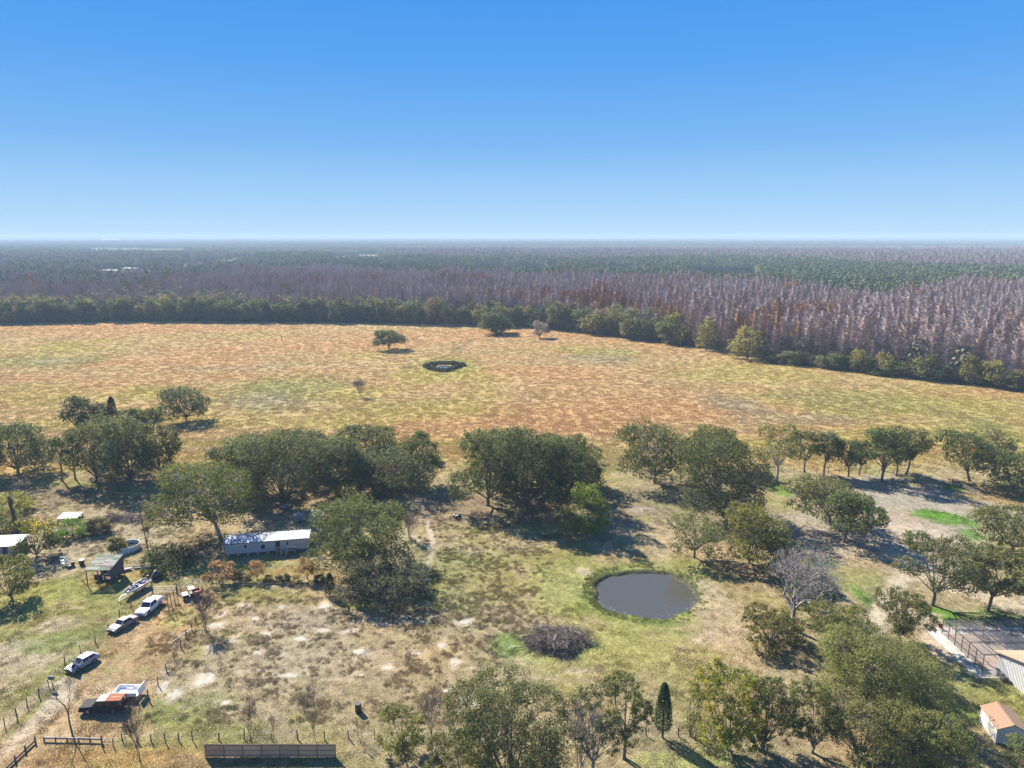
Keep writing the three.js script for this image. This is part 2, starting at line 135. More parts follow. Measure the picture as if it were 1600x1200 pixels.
{
  const O = [.360, .226, .106], T = [.332, .244, .118], Y = [.300, .255, .080], Gn = [.215, .215, .074], Gr = [.245, .215, .135], p = past, e = (...a) => p.ell(...a);
  p.each(PX0, PX1, PZ0, PZ1, (x, z, i) => { const a = fbm(x * .012 + 5, z * .028, 4), b = fbm(x * .05 + 50, z * .09, 3), t = sstep(.34, .66, a * .75 + b * .25); for (let k = 0; k < 3; k++) p.c[i + k] = lerp(T[k], O[k], t); p.c[i + 3] = 1; });
  const FS = .05;
  e(90, 545, 130, 16, Y, .8, 1, .8, FS); e(60, 565, 110, 10, Gn, .7, 1, .8, FS); e(90, 563, 60, 6, Gr, .6, 1, .8, FS); e(40, 620, 140, 26, Y, .6, 1, .8, FS); e(230, 615, 70, 14, Y, .85, 1, .7, FS); e(200, 655, 160, 16, Y, .7, 1, .8, FS); e(440, 610, 110, 26, Gn, .75, 1, .8, FS); e(430, 625, 90, 14, Gr, .7, 1, .8, FS); e(360, 575, 110, 9, Gr, .5, 1, .8, FS); e(330, 525, 120, 8, Y, .45, 1, .8, FS); e(560, 615, 80, 14, Y, .7, 1, .8, FS);
  e(690, 576, 66, 24, Y, .9, 1, .6, FS); e(695, 574, 42, 15, Gn, .6, 1, .6, FS); e(590, 555, 60, 8, Y, .6, 1, .8, FS); e(640, 640, 200, 18, Y, .7, 1, .8, FS); e(480, 660, 200, 14, Y, .6, 1, .8, FS); e(760, 600, 40, 30, Y, .5, 1, .8, FS); e(690, 710, 80, 30, Y, .6, 1, .8, FS); e(890, 546, 90, 8, Y, .8, 1, .7, FS); e(960, 552, 70, 9, Gn, .6, 1, .8, FS); e(940, 562, 80, 7, Gr, .6, 1, .8, FS);
  e(1480, 640, 260, 55, Y, .85, 1, .8, FS); e(1330, 625, 170, 26, Gn, .55, 1, .8, FS); e(1180, 580, 160, 20, Y, .75, 1, .8, FS); e(1140, 632, 60, 16, Gr, .8, 1, .7, FS); e(1240, 655, 110, 14, Gr, .55, 1, .8, FS); e(1440, 680, 190, 20, Y, .7, 1, .8, FS); e(1540, 660, 60, 20, C.green, .6, 1, .8, FS); e(1580, 690, 30, 15, C.lawn, .4, 1, .8, FS); e(1480, 655, 120, 12, T, .5, 1, .8, FS); e(1330, 600, 120, 10, T, .5, 1, .8, FS); e(1090, 670, 100, 14, T, .7, 1, .8, FS);
  e(950, 620, 160, 24, O, .7, 1, .8, FS); e(670, 522, 90, 10, O, .7, 1, .8, FS); e(560, 545, 90, 10, O, .5, 1, .8, FS); e(880, 585, 120, 14, O, .5, 1, .8, FS); e(330, 565, 90, 8, O, .5, 1, .8, FS); e(60, 590, 110, 8, O, .6, 1, .8, FS); e(860, 655, 120, 12, O, .5, 1, .8, FS);
  p.path([[-200, 700], [400, 703], [800, 700], [1200, 696], [1800, 712]], 26, Y, .6, 1, .06); e(880, 690, 120, 10, T, .7, 1, .8, FS);
  p.path([[740, 530], [690, 560], [640, 575]], 4, C.weed, .5, 1, .2); p.path([[400, 646], [560, 640], [640, 628]], 3, C.weed, .4, 1, .2); p.path([[0, 700], [400, 706], [800, 706], [1200, 702], [1600, 716]], 4, Y, .7, 1, .2); p.path([[330, 634], [460, 642], [560, 640]], 2.5, C.weed, .5);
  p.each(PX0, PX1, PZ0, PZ1, (x, z, i) => { const f = .78 + .42 * fbm(x * .5, z * .35, 4) * (.7 + .6 * h2(i, 9)) ; for (let k = 0; k < 3; k++) p.c[i + k] *= f; });
  // the sheet follows the wood's edge
  const pos = [], uv = [], idx = [], n = 120; for (let i = 0; i <= n; i++) { const x = PX0 + (PX1 - PX0) * i / n, zt = Math.min(PZ1, edgeZ(x) + 6); for (let j = 0; j <= 8; j++) { const z = PZ0 + (zt - PZ0) * j / 8; pos.push(x, .012, -z); uv.push((x - PX0) / (PX1 - PX0), (z - PZ0) / (PZ1 - PZ0)); } }
  for (let i = 0; i < n; i++) for (let j = 0; j < 8; j++) { const a = i * 9 + j, b = a + 9; idx.push(a, b, b + 1, a, b + 1, a + 1); }
  const g = new THREE.BufferGeometry(); g.setAttribute('position', new THREE.Float32BufferAttribute(pos, 3)); g.setAttribute('uv', new THREE.Float32BufferAttribute(uv, 2)); g.setIndex(idx); g.computeVertexNormals();
  tag(part('pasture', g, matte({ map: past.texture() }), scene), 'wide pasture of orange and green grass behind the yard', 'pasture', null, 'structure');
}
// water of the pond
{
  const pts = []; for (let i = 0; i < 72; i++) { const a = i / 72 * Math.PI * 2; pts.push(new THREE.Vector2(Math.cos(a) * (POND.r + 3), Math.sin(a) * (POND.r + 3))); }
  const g = new THREE.ShapeGeometry(new THREE.Shape(pts)).rotateX(-Math.PI / 2), bump = noiseTex(256, (x, y) => fbm(x * 26, y * 26, 3)); bump.repeat.set(.11, .11);
  const w = part('pond_water', g, new THREE.MeshPhysicalMaterial({ color: lin(.066, .064, .055), roughness: .06, ior: 1.5, bumpMap: bump, bumpScale: .003 }), scene); w.position.set(POND.x, POND.level, -POND.z); tag(w, 'murky grey water filling the round pond', 'pond', null, 'structure');
  const r = rng(8), n = 420, im = new THREE.InstancedMesh(new THREE.CircleGeometry(.1, 6).rotateX(-Math.PI / 2), new THREE.MeshStandardMaterial({ color: 0xffffff, roughness: .9 }), n), m = new THREE.Matrix4(), c = new THREE.Color();
  for (let i = 0; i < n; i++) { const a = r() * Math.PI * 2, front = Math.max(0, Math.sin(a)), q = POND.r + .3 - Math.pow(r(), 1.5) * (.5 + front * 6 * r() * r()), s = .3 + r() * .7; m.makeScale(s, 1, s * (.5 + r())); m.setPosition(POND.x + Math.cos(a) * q, POND.level + .006 + r() * .004, -POND.z + Math.sin(a) * q); im.setMatrixAt(i, m); im.setColorAt(i, c.setRGB(.17 + r() * .1, .19 + r() * .1, .10 + r() * .05)); }
  im.name = 'pond_algae'; scene.add(im); tag(im, 'specks of pale algae floating along the pond rim', 'algae', null, 'stuff');
}

// ---------------------------------------------------------------- plants: geometry makers
class Buf {
  constructor() { this.p = []; this.n = []; this.c = []; this.i = []; }
  leaf(x, y, z, nx, ny, nz, s, r, R, G_, B) {
    let l = Math.hypot(nx, ny, nz) || 1; nx /= l; ny /= l; nz /= l;
    let tx = r() - .5, ty = r() - .5, tz = r() - .5, d = tx * nx + ty * ny + tz * nz; tx -= d * nx; ty -= d * ny; tz -= d * nz; l = Math.hypot(tx, ty, tz) || 1; tx /= l; ty /= l; tz /= l;
    const bx_ = ny * tz - nz * ty, by = nz * tx - nx * tz, bz = nx * ty - ny * tx, a = s * .55, b = s * .34, k = this.p.length / 3, f = s * .1;
    this.p.push(x - tx * a, y - ty * a, z - tz * a, x + bx_ * b - nx * f, y + by * b - ny * f, z + bz * b - nz * f, x + tx * a, y + ty * a, z + tz * a, x - bx_ * b - nx * f, y - by * b - ny * f, z - bz * b - nz * f);
    for (let q = 0; q < 4; q++) { this.n.push(nx, ny, nz); this.c.push(R, G_, B); }
    this.i.push(k, k + 2, k + 1, k, k + 3, k + 2);
  }
  limb(pts, rad, sides = 6) {                                           // a tapered tube through points [x,y,z]
    const k = this.p.length / 3, n = pts.length;
    for (let i = 0; i < n; i++) {
      const a = pts[Math.max(0, i - 1)], b = pts[Math.min(n - 1, i + 1)]; let dx = b[0] - a[0], dy = b[1] - a[1], dz = b[2] - a[2], l = Math.hypot(dx, dy, dz) || 1; dx /= l; dy /= l; dz /= l;
      let ux = Math.abs(dy) > .9 ? 1 : 0, uy = ux ? 0 : 1, uz = 0, d = ux * dx + uy * dy; ux -= d * dx; uy -= d * dy; uz -= d * dz; l = Math.hypot(ux, uy, uz); ux /= l; uy /= l; uz /= l; const vx = dy * uz - dz * uy, vy = dz * ux - dx * uz, vz = dx * uy - dy * ux;
      for (let s = 0; s < sides; s++) { const t = s / sides * 6.2832, cs = Math.cos(t), sn = Math.sin(t), nx = ux * cs + vx * sn, ny = uy * cs + vy * sn, nz = uz * cs + vz * sn; this.p.push(pts[i][0] + nx * rad[i], pts[i][1] + ny * rad[i], pts[i][2] + nz * rad[i]); this.n.push(nx, ny, nz); this.c.push(1, 1, 1); }
      if (i) for (let s = 0; s < sides; s++) { const a0 = k + (i - 1) * sides + s, a1 = k + (i - 1) * sides + (s + 1) % sides; this.i.push(a0, a1, a1 + sides, a0, a1 + sides, a0 + sides); }
    }
  }
  geo(color = true) { const g = new THREE.BufferGeometry(); g.setAttribute('position', new THREE.Float32BufferAttribute(this.p, 3)); g.setAttribute('normal', new THREE.Float32BufferAttribute(this.n, 3)); if (color) g.setAttribute('color', new THREE.Float32BufferAttribute(this.c, 3)); g.setIndex(this.i); g.computeVertexNormals(); return g; }
}
function gauss(r) { return (r() + r() + r() - 1.5) * 1.15; }
function ball(r) { let x, y, z, l; do { x = r() * 2 - 1; y = r() * 2 - 1; z = r() * 2 - 1; l = x * x + y * y + z * z; } while (l > 1 || l < .01); l = Math.sqrt(l); return [x / l, y / l, z / l]; }
function bend(a, b, r, amt, n = 4) { const L = Math.hypot(b[0] - a[0], b[1] - a[1], b[2] - a[2]), o = [gauss(r) * amt * L, Math.abs(gauss(r)) * amt * L * .7, gauss(r) * amt * L], out = []; for (let i = 0; i <= n; i++) { const t = i / n, w = Math.sin(t * Math.PI); out.push([lerp(a[0], b[0], t) + o[0] * w, lerp(a[1], b[1], t) + o[1] * w, lerp(a[2], b[2], t) + o[2] * w]); } return out; }
const taper = (a, b, n = 4) => Array.from({ length: n + 1 }, (_, i) => lerp(a, b, i / n));
// a leafy tree: lobes of foliage made of leaf clusters on a forked trunk
function leafy(o) {
  const r = rng(o.seed), L = new Buf(), W = new Buf(), { w, h } = o, cb = o.cb ?? .08, cx = o.cx ?? 0, leaf = o.leaf ?? .36, n = Math.round((o.lobes ?? 10) * 1.6), ry = h * (1 - cb) / 2, cy = h * (1 + cb) / 2, rx = w / 2, rz = (o.wz ?? w) / 2;
  const lobes = [];
  if (!o.open) lobes.push([cx, cy - ry * .05, 0, rx * .62, ry * .72, rz * .62]);
  for (let i = 0; i < n; i++) {                                         // upper lobes round off the top, lower ones make a broad skirt
    const low = i % 5 < 2, a = i * 2.39996 + r() * .9, up = low ? lerp(-.86, -.15, r()) : lerp(-.05, .9, (i * .618 + r() * .25) % 1), q = low ? .60 + .14 * r() : Math.sqrt(1 - up * up) * (.56 + .2 * r()), s = (low ? .24 : .23) + .16 * r();
    lobes.push([cx + Math.cos(a) * rx * q, cy + up * ry * .76, Math.sin(a) * rz * q, rx * s, Math.max(ry * s * .95, rx * s * .5), rz * s]);
  }
  const fork = [cx * .25 + gauss(r) * .2, h * cb * (o.forkAt ?? .8), gauss(r) * .2], tr = o.tr ?? (.014 * h + .009 * w), trunks = o.trunks ?? 1;
  for (let t = 0; t < trunks; t++) { const off = trunks > 1 ? [gauss(r) * .35, gauss(r) * .35] : [0, 0]; W.limb(bend([off[0] * .4, -.15, off[1] * .4], [fork[0] + off[0], fork[1], fork[2] + off[1]], r, .06), [tr * 1.35, tr, tr * .92, tr * .88, tr * .85].map(v => v / Math.sqrt(trunks)), 7); }
  const cl = [];
  lobes.forEach((b, bi) => {
    if (bi < 16) W.limb(bend(fork, [b[0], b[1] - b[4] * .1, b[2]], r, .1, 5), taper(tr * .4, tr * .08, 5), 5);
    const A = b[3] * b[4] + b[3] * b[5], m = Math.max(Math.round(34 * (o.clump ?? 1)), Math.round(A * 5 * (o.clump ?? 1)));
    for (let k = 0; k < m; k++) {
      const d = ball(r); if (d[1] < -.5 && r() < .5) continue; const q = .72 + .36 * r(), p = [b[0] + d[0] * b[3] * q, b[1] + d[1] * b[4] * q, b[2] + d[2] * b[5] * q];
      let inside = false; for (let j = 0; j < lobes.length && !inside; j++) if (j !== bi) { const c = lobes[j]; inside = ((p[0] - c[0]) / c[3]) ** 2 + ((p[1] - c[1]) / c[4]) ** 2 + ((p[2] - c[2]) / c[5]) ** 2 < .5; }
      if (inside) continue; if (p[1] < h * cb * .55) p[1] = h * cb * (.55 + .4 * r());
      cl.push([p, d]); if (k % 5 === 0) W.limb(bend([b[0], b[1], b[2]], p, r, .12, 2), taper(tr * .12, .012, 2), 3);
    }
  });
  const total = Math.round((o.dens ?? 1) * 6.4 * (rx * ry + rx * rz + ry * rz) * 4.2 / (leaf * leaf * 3.2)), per = Math.max(4, Math.round(total / cl.length)), cr = o.cr ?? Math.max(leaf * 1.5, w * .042), [R, Gc, B] = o.col.map((v, i) => v * [1.72, 1.64, 1.18][i]), c2 = o.col2 && o.col2.map((v, i) => v * [1.42, 1.36, 1.05][i]), cm = o.mix2 ?? .15;
  for (const [p, d] of cl) {
    const two = c2 && r() < (typeof cm === 'function' ? cm((p[1] - h * cb) / (h * (1 - cb)), p) : cm), base = two ? c2 : [R, Gc, B], f = .8 + .45 * r(), m = Math.round(per * (.5 + r()));
    for (let k = 0; k < m; k++) { const a = ball(r), q = cr * (.4 + .9 * r()), v = f * (.78 + .44 * r()), x = p[0] + a[0] * q, y = p[1] + a[1] * q * .75, z = p[2] + a[2] * q; if (y < .05) continue; const b2 = ball(r); L.leaf(x, y, z, a[0] * .55 + d[0] * .35 + b2[0] * .75, a[1] * .55 + d[1] * .35 + .35 + b2[1] * .75, a[2] * .55 + d[2] * .35 + b2[2] * .75, leaf * (.7 + .6 * r()), r, base[0] * v * (.93 + .14 * r()), base[1] * v, base[2] * v); }
  }
  return { leaves: L.geo(), wood: W.geo(false) };
}
function bare(o) {                                                      // a leafless tree
  const r = rng(o.seed), W = new Buf(), { w, h } = o, tr = o.tr ?? .02 * h + .02;
  const grow = (p, d, len, rad, lev) => {
    const e = [p[0] + d[0] * len, p[1] + d[1] * len, p[2] + d[2] * len], pts = bend(p, e, r, .09, lev > 2 ? 2 : 3); W.limb(pts, taper(Math.max(rad, o.fine ?? .02), Math.max(rad * .62, o.fine ?? .016), lev > 2 ? 2 : 3), lev < 2 ? 5 : 3);
    if (lev >= (o.levels ?? 5)) return; const n = lev === 0 ? (o.fork ?? 4) : 2 + (r() < .55 ? 1 : 0);
    for (let i = 0; i < n; i++) { const s = o.spread ?? .62, b = ball(r); let q = [d[0] + b[0] * s, d[1] * .9 + b[1] * s * .6 + .12, d[2] + b[2] * s], l = Math.hypot(...q); q = q.map(v => v / l); q[0] *= 1; const pt = i < 2 ? pts.at(-1) : pts[Math.max(1, pts.length - 2)]; grow(pt, q, len * (.62 + .25 * r()), rad * .58, lev + 1); }
  };
  const st = o.stems ?? 1; for (let i = 0; i < st; i++) { const a = r() * 6.28, k = st > 1 ? .28 : .06; grow([Math.cos(a) * .12 * (st > 1), -.1, Math.sin(a) * .12 * (st > 1)], (q => { const l = Math.hypot(...q); return q.map(v => v / l); })([Math.cos(a) * k, 1, Math.sin(a) * k]), h * (o.first ?? .28), tr / Math.sqrt(st), 0); }
  const g = W.geo(false); g.computeBoundingBox(); const b = g.boundingBox; g.scale(w / Math.max(.1, Math.max(-b.min.x, b.max.x) * 2), h / b.max.y, w / Math.max(.1, Math.max(-b.min.z, b.max.z) * 2)); return { wood: g };
}
function conifer(o) { const r = rng(o.seed), L = new Buf(), W = new Buf(), { w, h } = o, cb = o.cb ?? .12, [R, Gc, B] = o.col; W.limb([[0, -.1, 0], [0, h * .5, 0], [0, h * .96, 0]], [.02 * h, .012 * h, .01], 6); const n = o.n ?? 2600; for (let k = 0; k < n; k++) { const t = Math.pow(r(), .8), y = h * (cb + (1 - cb) * t), q = w / 2 * (t < .15 ? .6 + t * 2.6 : Math.pow(1 - t, .45) * 1.05) * (.65 + .4 * r()) * (.86 + .25 * vn(y * 1.6, k % 7)), a = r() * 6.283, v = .7 + .6 * r(), b = ball(r); L.leaf(Math.cos(a) * q, y, Math.sin(a) * q, Math.cos(a) + b[0], .3 + b[1], Math.sin(a) + b[2], o.leaf ?? .2, r, R * v, Gc * v, B * v); } return { leaves: L.geo(), wood: W.geo(false) }; }
function place(name, label, category, pos, geos, woodMat, group, crownName = 'crown') { const t = thing(name, label, category, pos, 0, group); if (geos.wood) part(geos.leaves ? 'trunk' : 'branches', geos.wood, woodMat ?? M.bark, t); if (geos.leaves) part(crownName, geos.leaves, leafMat, t); return t; }
let seedN = 100;
// base pixel, crown's left, right and top pixel in the photograph -> a tree of that size standing on the ground
function spec(bx_, by, x0, x1, yt, o) { const pos = G(bx_, by), d = -pos.z * cp + EYE * sp, h = topH(bx_, by, yt); pos.y = groundY(pos.x, -pos.z) * (-pos.z < YZ1 ? 1 : 0); return { pos, p: { seed: ++seedN, w: (x1 - x0) * d / FOCAL, h, cx: ((x0 + x1) / 2 - bx_) * d / FOCAL, leaf: clamp(d * .0027, .2, 1.2), ...o } }; }
function tree(bx_, by, x0, x1, yt, o, label, group, name = 'oak_tree', cat = 'tree') { const s = spec(bx_, by, x0, x1, yt, o), q = rng(s.p.seed + 7000), f = .9 + .32 * q(), k = .93 + .16 * q(); s.p.col = [s.p.col[0] * f * k, s.p.col[1] * f, s.p.col[2] * f * (.85 + .35 * q())]; return place(name, label, cat, s.pos, leafy(s.p), o.wood, group, o.crown); }
function bareTree(bx_, by, x0, x1, yt, o, label, group, name = 'bare_tree', cat = 'tree') { const s = spec(bx_, by, x0, x1, yt, o); return place(name, label, cat, s.pos, bare(s.p), o.wood ?? M.twig, group); }

// ---------------------------------------------------------------- the trees of the yard, by where they stand in the photograph
const OAK = [.070, .086, .029], OAKG = [.086, .098, .045], GREEN = [.075, .105, .030], OLIVE = [.120, .122, .040], YEL = [.165, .150, .040], SAGE = [.125, .138, .070], BRT = [.105, .150, .026], MOSS = [.150, .150, .092];
const oak = { col: OAK, col2: MOSS, mix2: .18 }, grey = { col: OAKG, col2: MOSS, mix2: .25 };
{
  const gA = 'oaks along the scrub at the left pasture fence', lA = 'dark oak with mossy crown among the trees beyond the scrub';
  tree(28, 738, -25, 88, 658, grey, lA, gA); tree(150, 752, 105, 200, 656, grey, lA, gA); tree(205, 757, 160, 252, 642, grey, lA, gA); tree(252, 744, 212, 286, 652, oak, lA, gA); tree(-60, 750, -130, 0, 660, grey, lA, gA); tree(180, 735, 140, 230, 640, grey, lA, gA);
  tree(97, 752, 80, 112, 680, { ...grey, cb: .42, dens: .6, lobes: 6 }, 'slender thin crowned tree with bare trunk between the mossy oaks', null); tree(118, 749, 104, 134, 676, { ...grey, cb: .45, dens: .5, lobes: 5 }, 'slender tree with small crown and dark straight trunk in scrub', null);
  tree(118, 668, 97, 150, 615, { col: [.05, .065, .034], cb: .05 }, 'dark rounded evergreen tree behind the scrub oaks', null); tree(158, 662, 140, 178, 626, { col: MOSS, col2: OAK, mix2: .3, dens: .6, cb: .08 }, 'thin greyish tree beside the narrow dark evergreen'); tree(290, 657, 254, 331, 600, { ...grey, cb: .1 }, 'broad lone oak on the pasture behind the scrub trees');
  { const s = spec(177, 661, 168, 187, 620, { col: [.035, .048, .028], leaf: .5, n: 900 }); place('evergreen_tree', 'narrow dark evergreen tree standing behind the scrub oaks', 'tree', s.pos, conifer(s.p)); }
  for (const [a, b, c, d, e] of [[205, 660, 185, 226, 638], [232, 656, 215, 256, 640], [150, 668, 125, 172, 650]]) tree(a, b, c, d, e, { col: OLIVE, col2: GREEN, mix2: .4, cb: .02, lobes: 6 }, 'low green shrub on the pasture edge near the lone oak', 'shrubs on the pasture edge', 'shrub', 'shrub');
  tree(343, 836, 240, 396, 721, { col: [.072, .092, .026], col2: [.13, .13, .04], mix2: .18, cb: .2, lobes: 14, wood: M.barkPale, tr: .42, trunks: 1, forkAt: 1 }, 'large green tree with pale forked trunk beside the mobile home');
  const gB = 'oaks massed behind the mobile home', lB = 'grey green mossy oak in the mass behind the mobile home';
  for (const [a, b, c, d, e, k] of [[400, 772, 335, 455, 672, 0], [362, 770, 318, 412, 690, 1], [442, 792, 372, 522, 666, 0], [525, 772, 470, 592, 674, 0], [578, 738, 520, 645, 659, 1], [612, 768, 545, 678, 700, 0], [480, 745, 430, 540, 666, 0], [560, 770, 510, 610, 700, 0]]) tree(a, b, c, d, e, k ? oak : grey, lB, gB);
  tree(655, 757, 622, 690, 680, { ...oak, cb: .15 }, 'dark oak at the open end of the oak mass beside the track'); tree(660, 716, 645, 673, 672, { col: [.09, .125, .045], cb: .3, dens: .7, lobes: 6 }, 'small bright green tree at the pasture fence behind the oak mass');
  tree(572, 884, 483, 642, 772, { col: [.088, .104, .038], col2: [.15, .145, .05], mix2: .22, cb: .08, lobes: 13 }, 'broad green oak at the end of the mobile home'); tree(545, 800, 514, 572, 757, { col: YEL, col2: OLIVE, mix2: .4, cb: .2, dens: .7 }, 'yellowing tree behind the broad oak at the mobile home');
  tree(595, 932, 522, 668, 868, { col: [.062, .062, .042], col2: MOSS, mix2: .35, cb: .0, lobes: 12, dens: .85 }, 'dark tangled thicket in front of the broad oak', null, 'thicket', 'shrub');
  bareTree(640, 842, 617, 660, 795, { levels: 6, stems: 4, first: .2, fork: 3, wood: std([.27, .2, .175], .95) }, 'pinkish grey leafless bush beside the sandy track', null, 'bare_bush', 'shrub');
  { const s = spec(516, 930, 507, 526, 895, { col: [.05, .068, .028], leaf: .22, n: 1500 }); place('cedar_tree', 'small dark cedar at the edge of the tangled thicket', 'tree', s.pos, conifer(s.p)); }
  const lC = 'dense dark oak in the clump between the two gaps to the pasture', gC = 'oaks of the middle clump';
  tree(762, 790, 703, 832, 664, { ...oak, cb: .1 }, lC, gC); tree(822, 802, 768, 884, 656, { ...oak, cb: .1 }, lC, gC); tree(872, 798, 826, 946, 671, { ...oak, cb: .1 }, lC, gC); tree(790, 760, 735, 850, 662, { ...oak, cb: .1 }, lC, gC); tree(880, 760, 830, 940, 668, oak, lC, gC);
  tree(917, 838, 889, 950, 750, { col: BRT, col2: [.14, .18, .035], mix2: .35, cb: .02, lobes: 9 }, 'bright green leafy tree at the corner of the middle oak clump', null, 'vine_covered_tree'); tree(886, 842, 870, 906, 785, { col: [.15, .14, .05], cb: .05, dens: .8 }, 'olive bush beside the bright green leafy tree', null, 'shrub', 'shrub'); bareTree(862, 840, 842, 880, 800, { levels: 6, stems: 4, first: .22, wood: std([.2, .15, .13], .95) }, 'brown leafless bush beside the middle oak clump', null, 'bare_bush', 'shrub');
  tree(1022, 754, 950, 1086, 657, { ...oak, cb: .16, lobes: 12, wood: M.barkPale, dens: .85 }, 'spreading oak with visible limbs right of the pasture gap'); tree(1130, 806, 1044, 1192, 674, { col: [.072, .088, .038], col2: [.125, .125, .05], mix2: .18, cb: .08, lobes: 14 }, 'tallest full green oak behind the pond'); tree(1105, 735, 1068, 1168, 662, { ...oak, col2: OLIVE, mix2: .35 }, 'oak with yellow green top behind the tallest full oak');
  tree(1084, 872, 1034, 1132, 800, { col: [.105, .118, .055], cb: .2, dens: .62, lobes: 9 }, 'small airy pale green tree standing behind the pond'); tree(1170, 880, 1124, 1226, 777, { col: [.150, .146, .042], col2: OLIVE, mix2: .3, cb: .04, lobes: 11 }, 'rounded olive tree behind the bare grey tree'); tree(1214, 898, 1178, 1248, 814, { col: [.135, .128, .055], col2: SAGE, mix2: .4, cb: .04 }, 'smaller olive tree touching the bare grey tree');
  tree(1297, 820, 1222, 1348, 742, { col: [.084, .096, .045], col2: [.14, .14, .06], mix2: .3, cb: .2, lobes: 13 }, 'wide oak shading the trampled dirt yard'); tree(1318, 848, 1284, 1380, 764, { ...oak, cb: .2, lobes: 10 }, 'darker oak standing before the wide oak on dirt yard');
  const gE = 'oaks in the row along the right pasture fence', lE = 'dark small oak in the fence row behind the dirt yard';
  tree(1213, 752, 1178, 1248, 655, { col: [.135, .14, .06], cb: .3, dens: .5, lobes: 9, wood: M.barkPale }, 'sparse yellow green tree with pale trunk in fence row'); for (const [a, b, c, d, e] of [[1257, 738, 1228, 1284, 668], [1325, 745, 1297, 1348, 682], [1342, 742, 1325, 1366, 685], [1378, 753, 1344, 1420, 662], [1400, 744, 1378, 1425, 672], [1378, 735, 1350, 1405, 665]]) tree(a, b, c, d, e, { ...oak, cb: .3, lobes: 8 }, lE, gE);
  tree(1287, 743, 1272, 1312, 670, { ...grey, cb: .35, dens: .5 }, 'thin greyish tree with slim trunk in the fence row'); tree(1414, 742, 1406, 1452, 664, { ...grey, cb: .36, dens: .75, lobes: 8 }, 'leaning oak with tall trunk at the end of fence row');
  tree(1515, 752, 1453, 1544, 667, { ...oak, cb: .22, lobes: 12 }, 'broad dark oak standing alone beside the board fence'); tree(1553, 742, 1528, 1578, 664, { col: MOSS, cb: .25, dens: .35 }, 'pale thin crowned tree behind the broad dark oak'); tree(1582, 768, 1538, 1625, 700, { ...oak, cb: .06 }, 'mossy low oak beyond the board fence');
  tree(1456, 946, 1395, 1532, 832, { col: [.080, .094, .042], col2: [.14, .135, .06], mix2: .3, cb: .3, lobes: 12, open: true, trunks: 2, forkAt: .6 }, 'open crowned oak with forked trunk on bright lawn'); tree(1543, 954, 1500, 1612, 852, { col: [.080, .090, .044], col2: SAGE, mix2: .3, cb: .32, lobes: 11, open: true, forkAt: .7 }, 'open crowned oak behind the screened pool cage'); tree(1578, 872, 1512, 1650, 800, { col: [.092, .105, .045], col2: OLIVE, mix2: .3, cb: .3, open: true, lobes: 10 }, 'spreading light crowned oak beside the dirt yard track');
  bareTree(1237, 984, 1152, 1302, 846, { levels: 7, stems: 1, first: .2, fork: 7, spread: .95, tr: .36, fine: .017, wood: M.barkDead }, 'large bare grey tree right of the pond'); tree(1205, 1006, 1148, 1258, 955, { col: [.105, .115, .042], cb: 0, lobes: 10 }, 'spreading green bush at the foot of the bare grey tree', null, 'shrub', 'shrub'); tree(1265, 960, 1225, 1300, 880, { col: OAK, col2: GREEN, mix2: .3, cb: .05 }, 'dark leafy tree half hidden behind the bare grey tree');
  // right foreground wood
  const near = { leaf: .215 };
  tree(1310, 1062, 1255, 1362, 935, { ...near, col: [.118, .122, .048], col2: [.17, .155, .05], mix2: .25, cb: .08, lobes: 12 }, 'tall olive tree with yellowish top at the wood edge'); tree(1408, 1010, 1362, 1450, 918, { ...near, col: [.090, .100, .042], cb: .2, lobes: 10 }, 'round crowned oak beside the sandy path to the pool cage'); tree(1375, 1125, 1262, 1462, 985, { ...near, col: [.128, .138, .06], col2: [.16, .165, .07], mix2: .35, cb: .08, lobes: 16 }, 'largest sage green tree of the near wood'); tree(1345, 1190, 1268, 1440, 1075, { ...near, col: [.125, .130, .06], col2: [.165, .165, .08], mix2: .4, cb: .05, lobes: 14 }, 'sage green tree in front of the largest near tree'); tree(1445, 1215, 1360, 1518, 1095, { ...near, col: [.13, .14, .05], col2: [.17, .165, .06], mix2: .3, cb: .03, lobes: 14 }, 'spreading olive tree beside the small shed');
  tree(1136, 1172, 1072, 1192, 1030, { ...near, col: [.110, .128, .034], col2: [.24, .22, .03], mix2: .4, cb: .06, lobes: 12, trunks: 3 }, 'willowy tree with yellowing top at the rear fence'); tree(1195, 1172, 1150, 1240, 1052, { ...near, col: [.085, .102, .036], cb: .12, lobes: 10, trunks: 2 }, 'dark green slim stemmed tree beside the yellowing willow'); tree(1268, 1175, 1225, 1312, 1062, { ...near, col: [.098, .110, .044], col2: OLIVE, mix2: .4, cb: .1, lobes: 9, trunks: 2 }, 'green tree filling the gap before the near wood'); tree(1600, 1215, 1566, 1650, 1160, { ...near, col: [.10, .118, .048], cb: 0, lobes: 8 }, 'leafy bush in front of the small shed', null, 'shrub', 'shrub');
  tree(1400, 1075, 1330, 1470, 1010, { ...near, col: [.095, .108, .05], col2: SAGE, mix2: .3, cb: 0, lobes: 10 }, 'bushy undergrowth tree between the near wood and lawn');
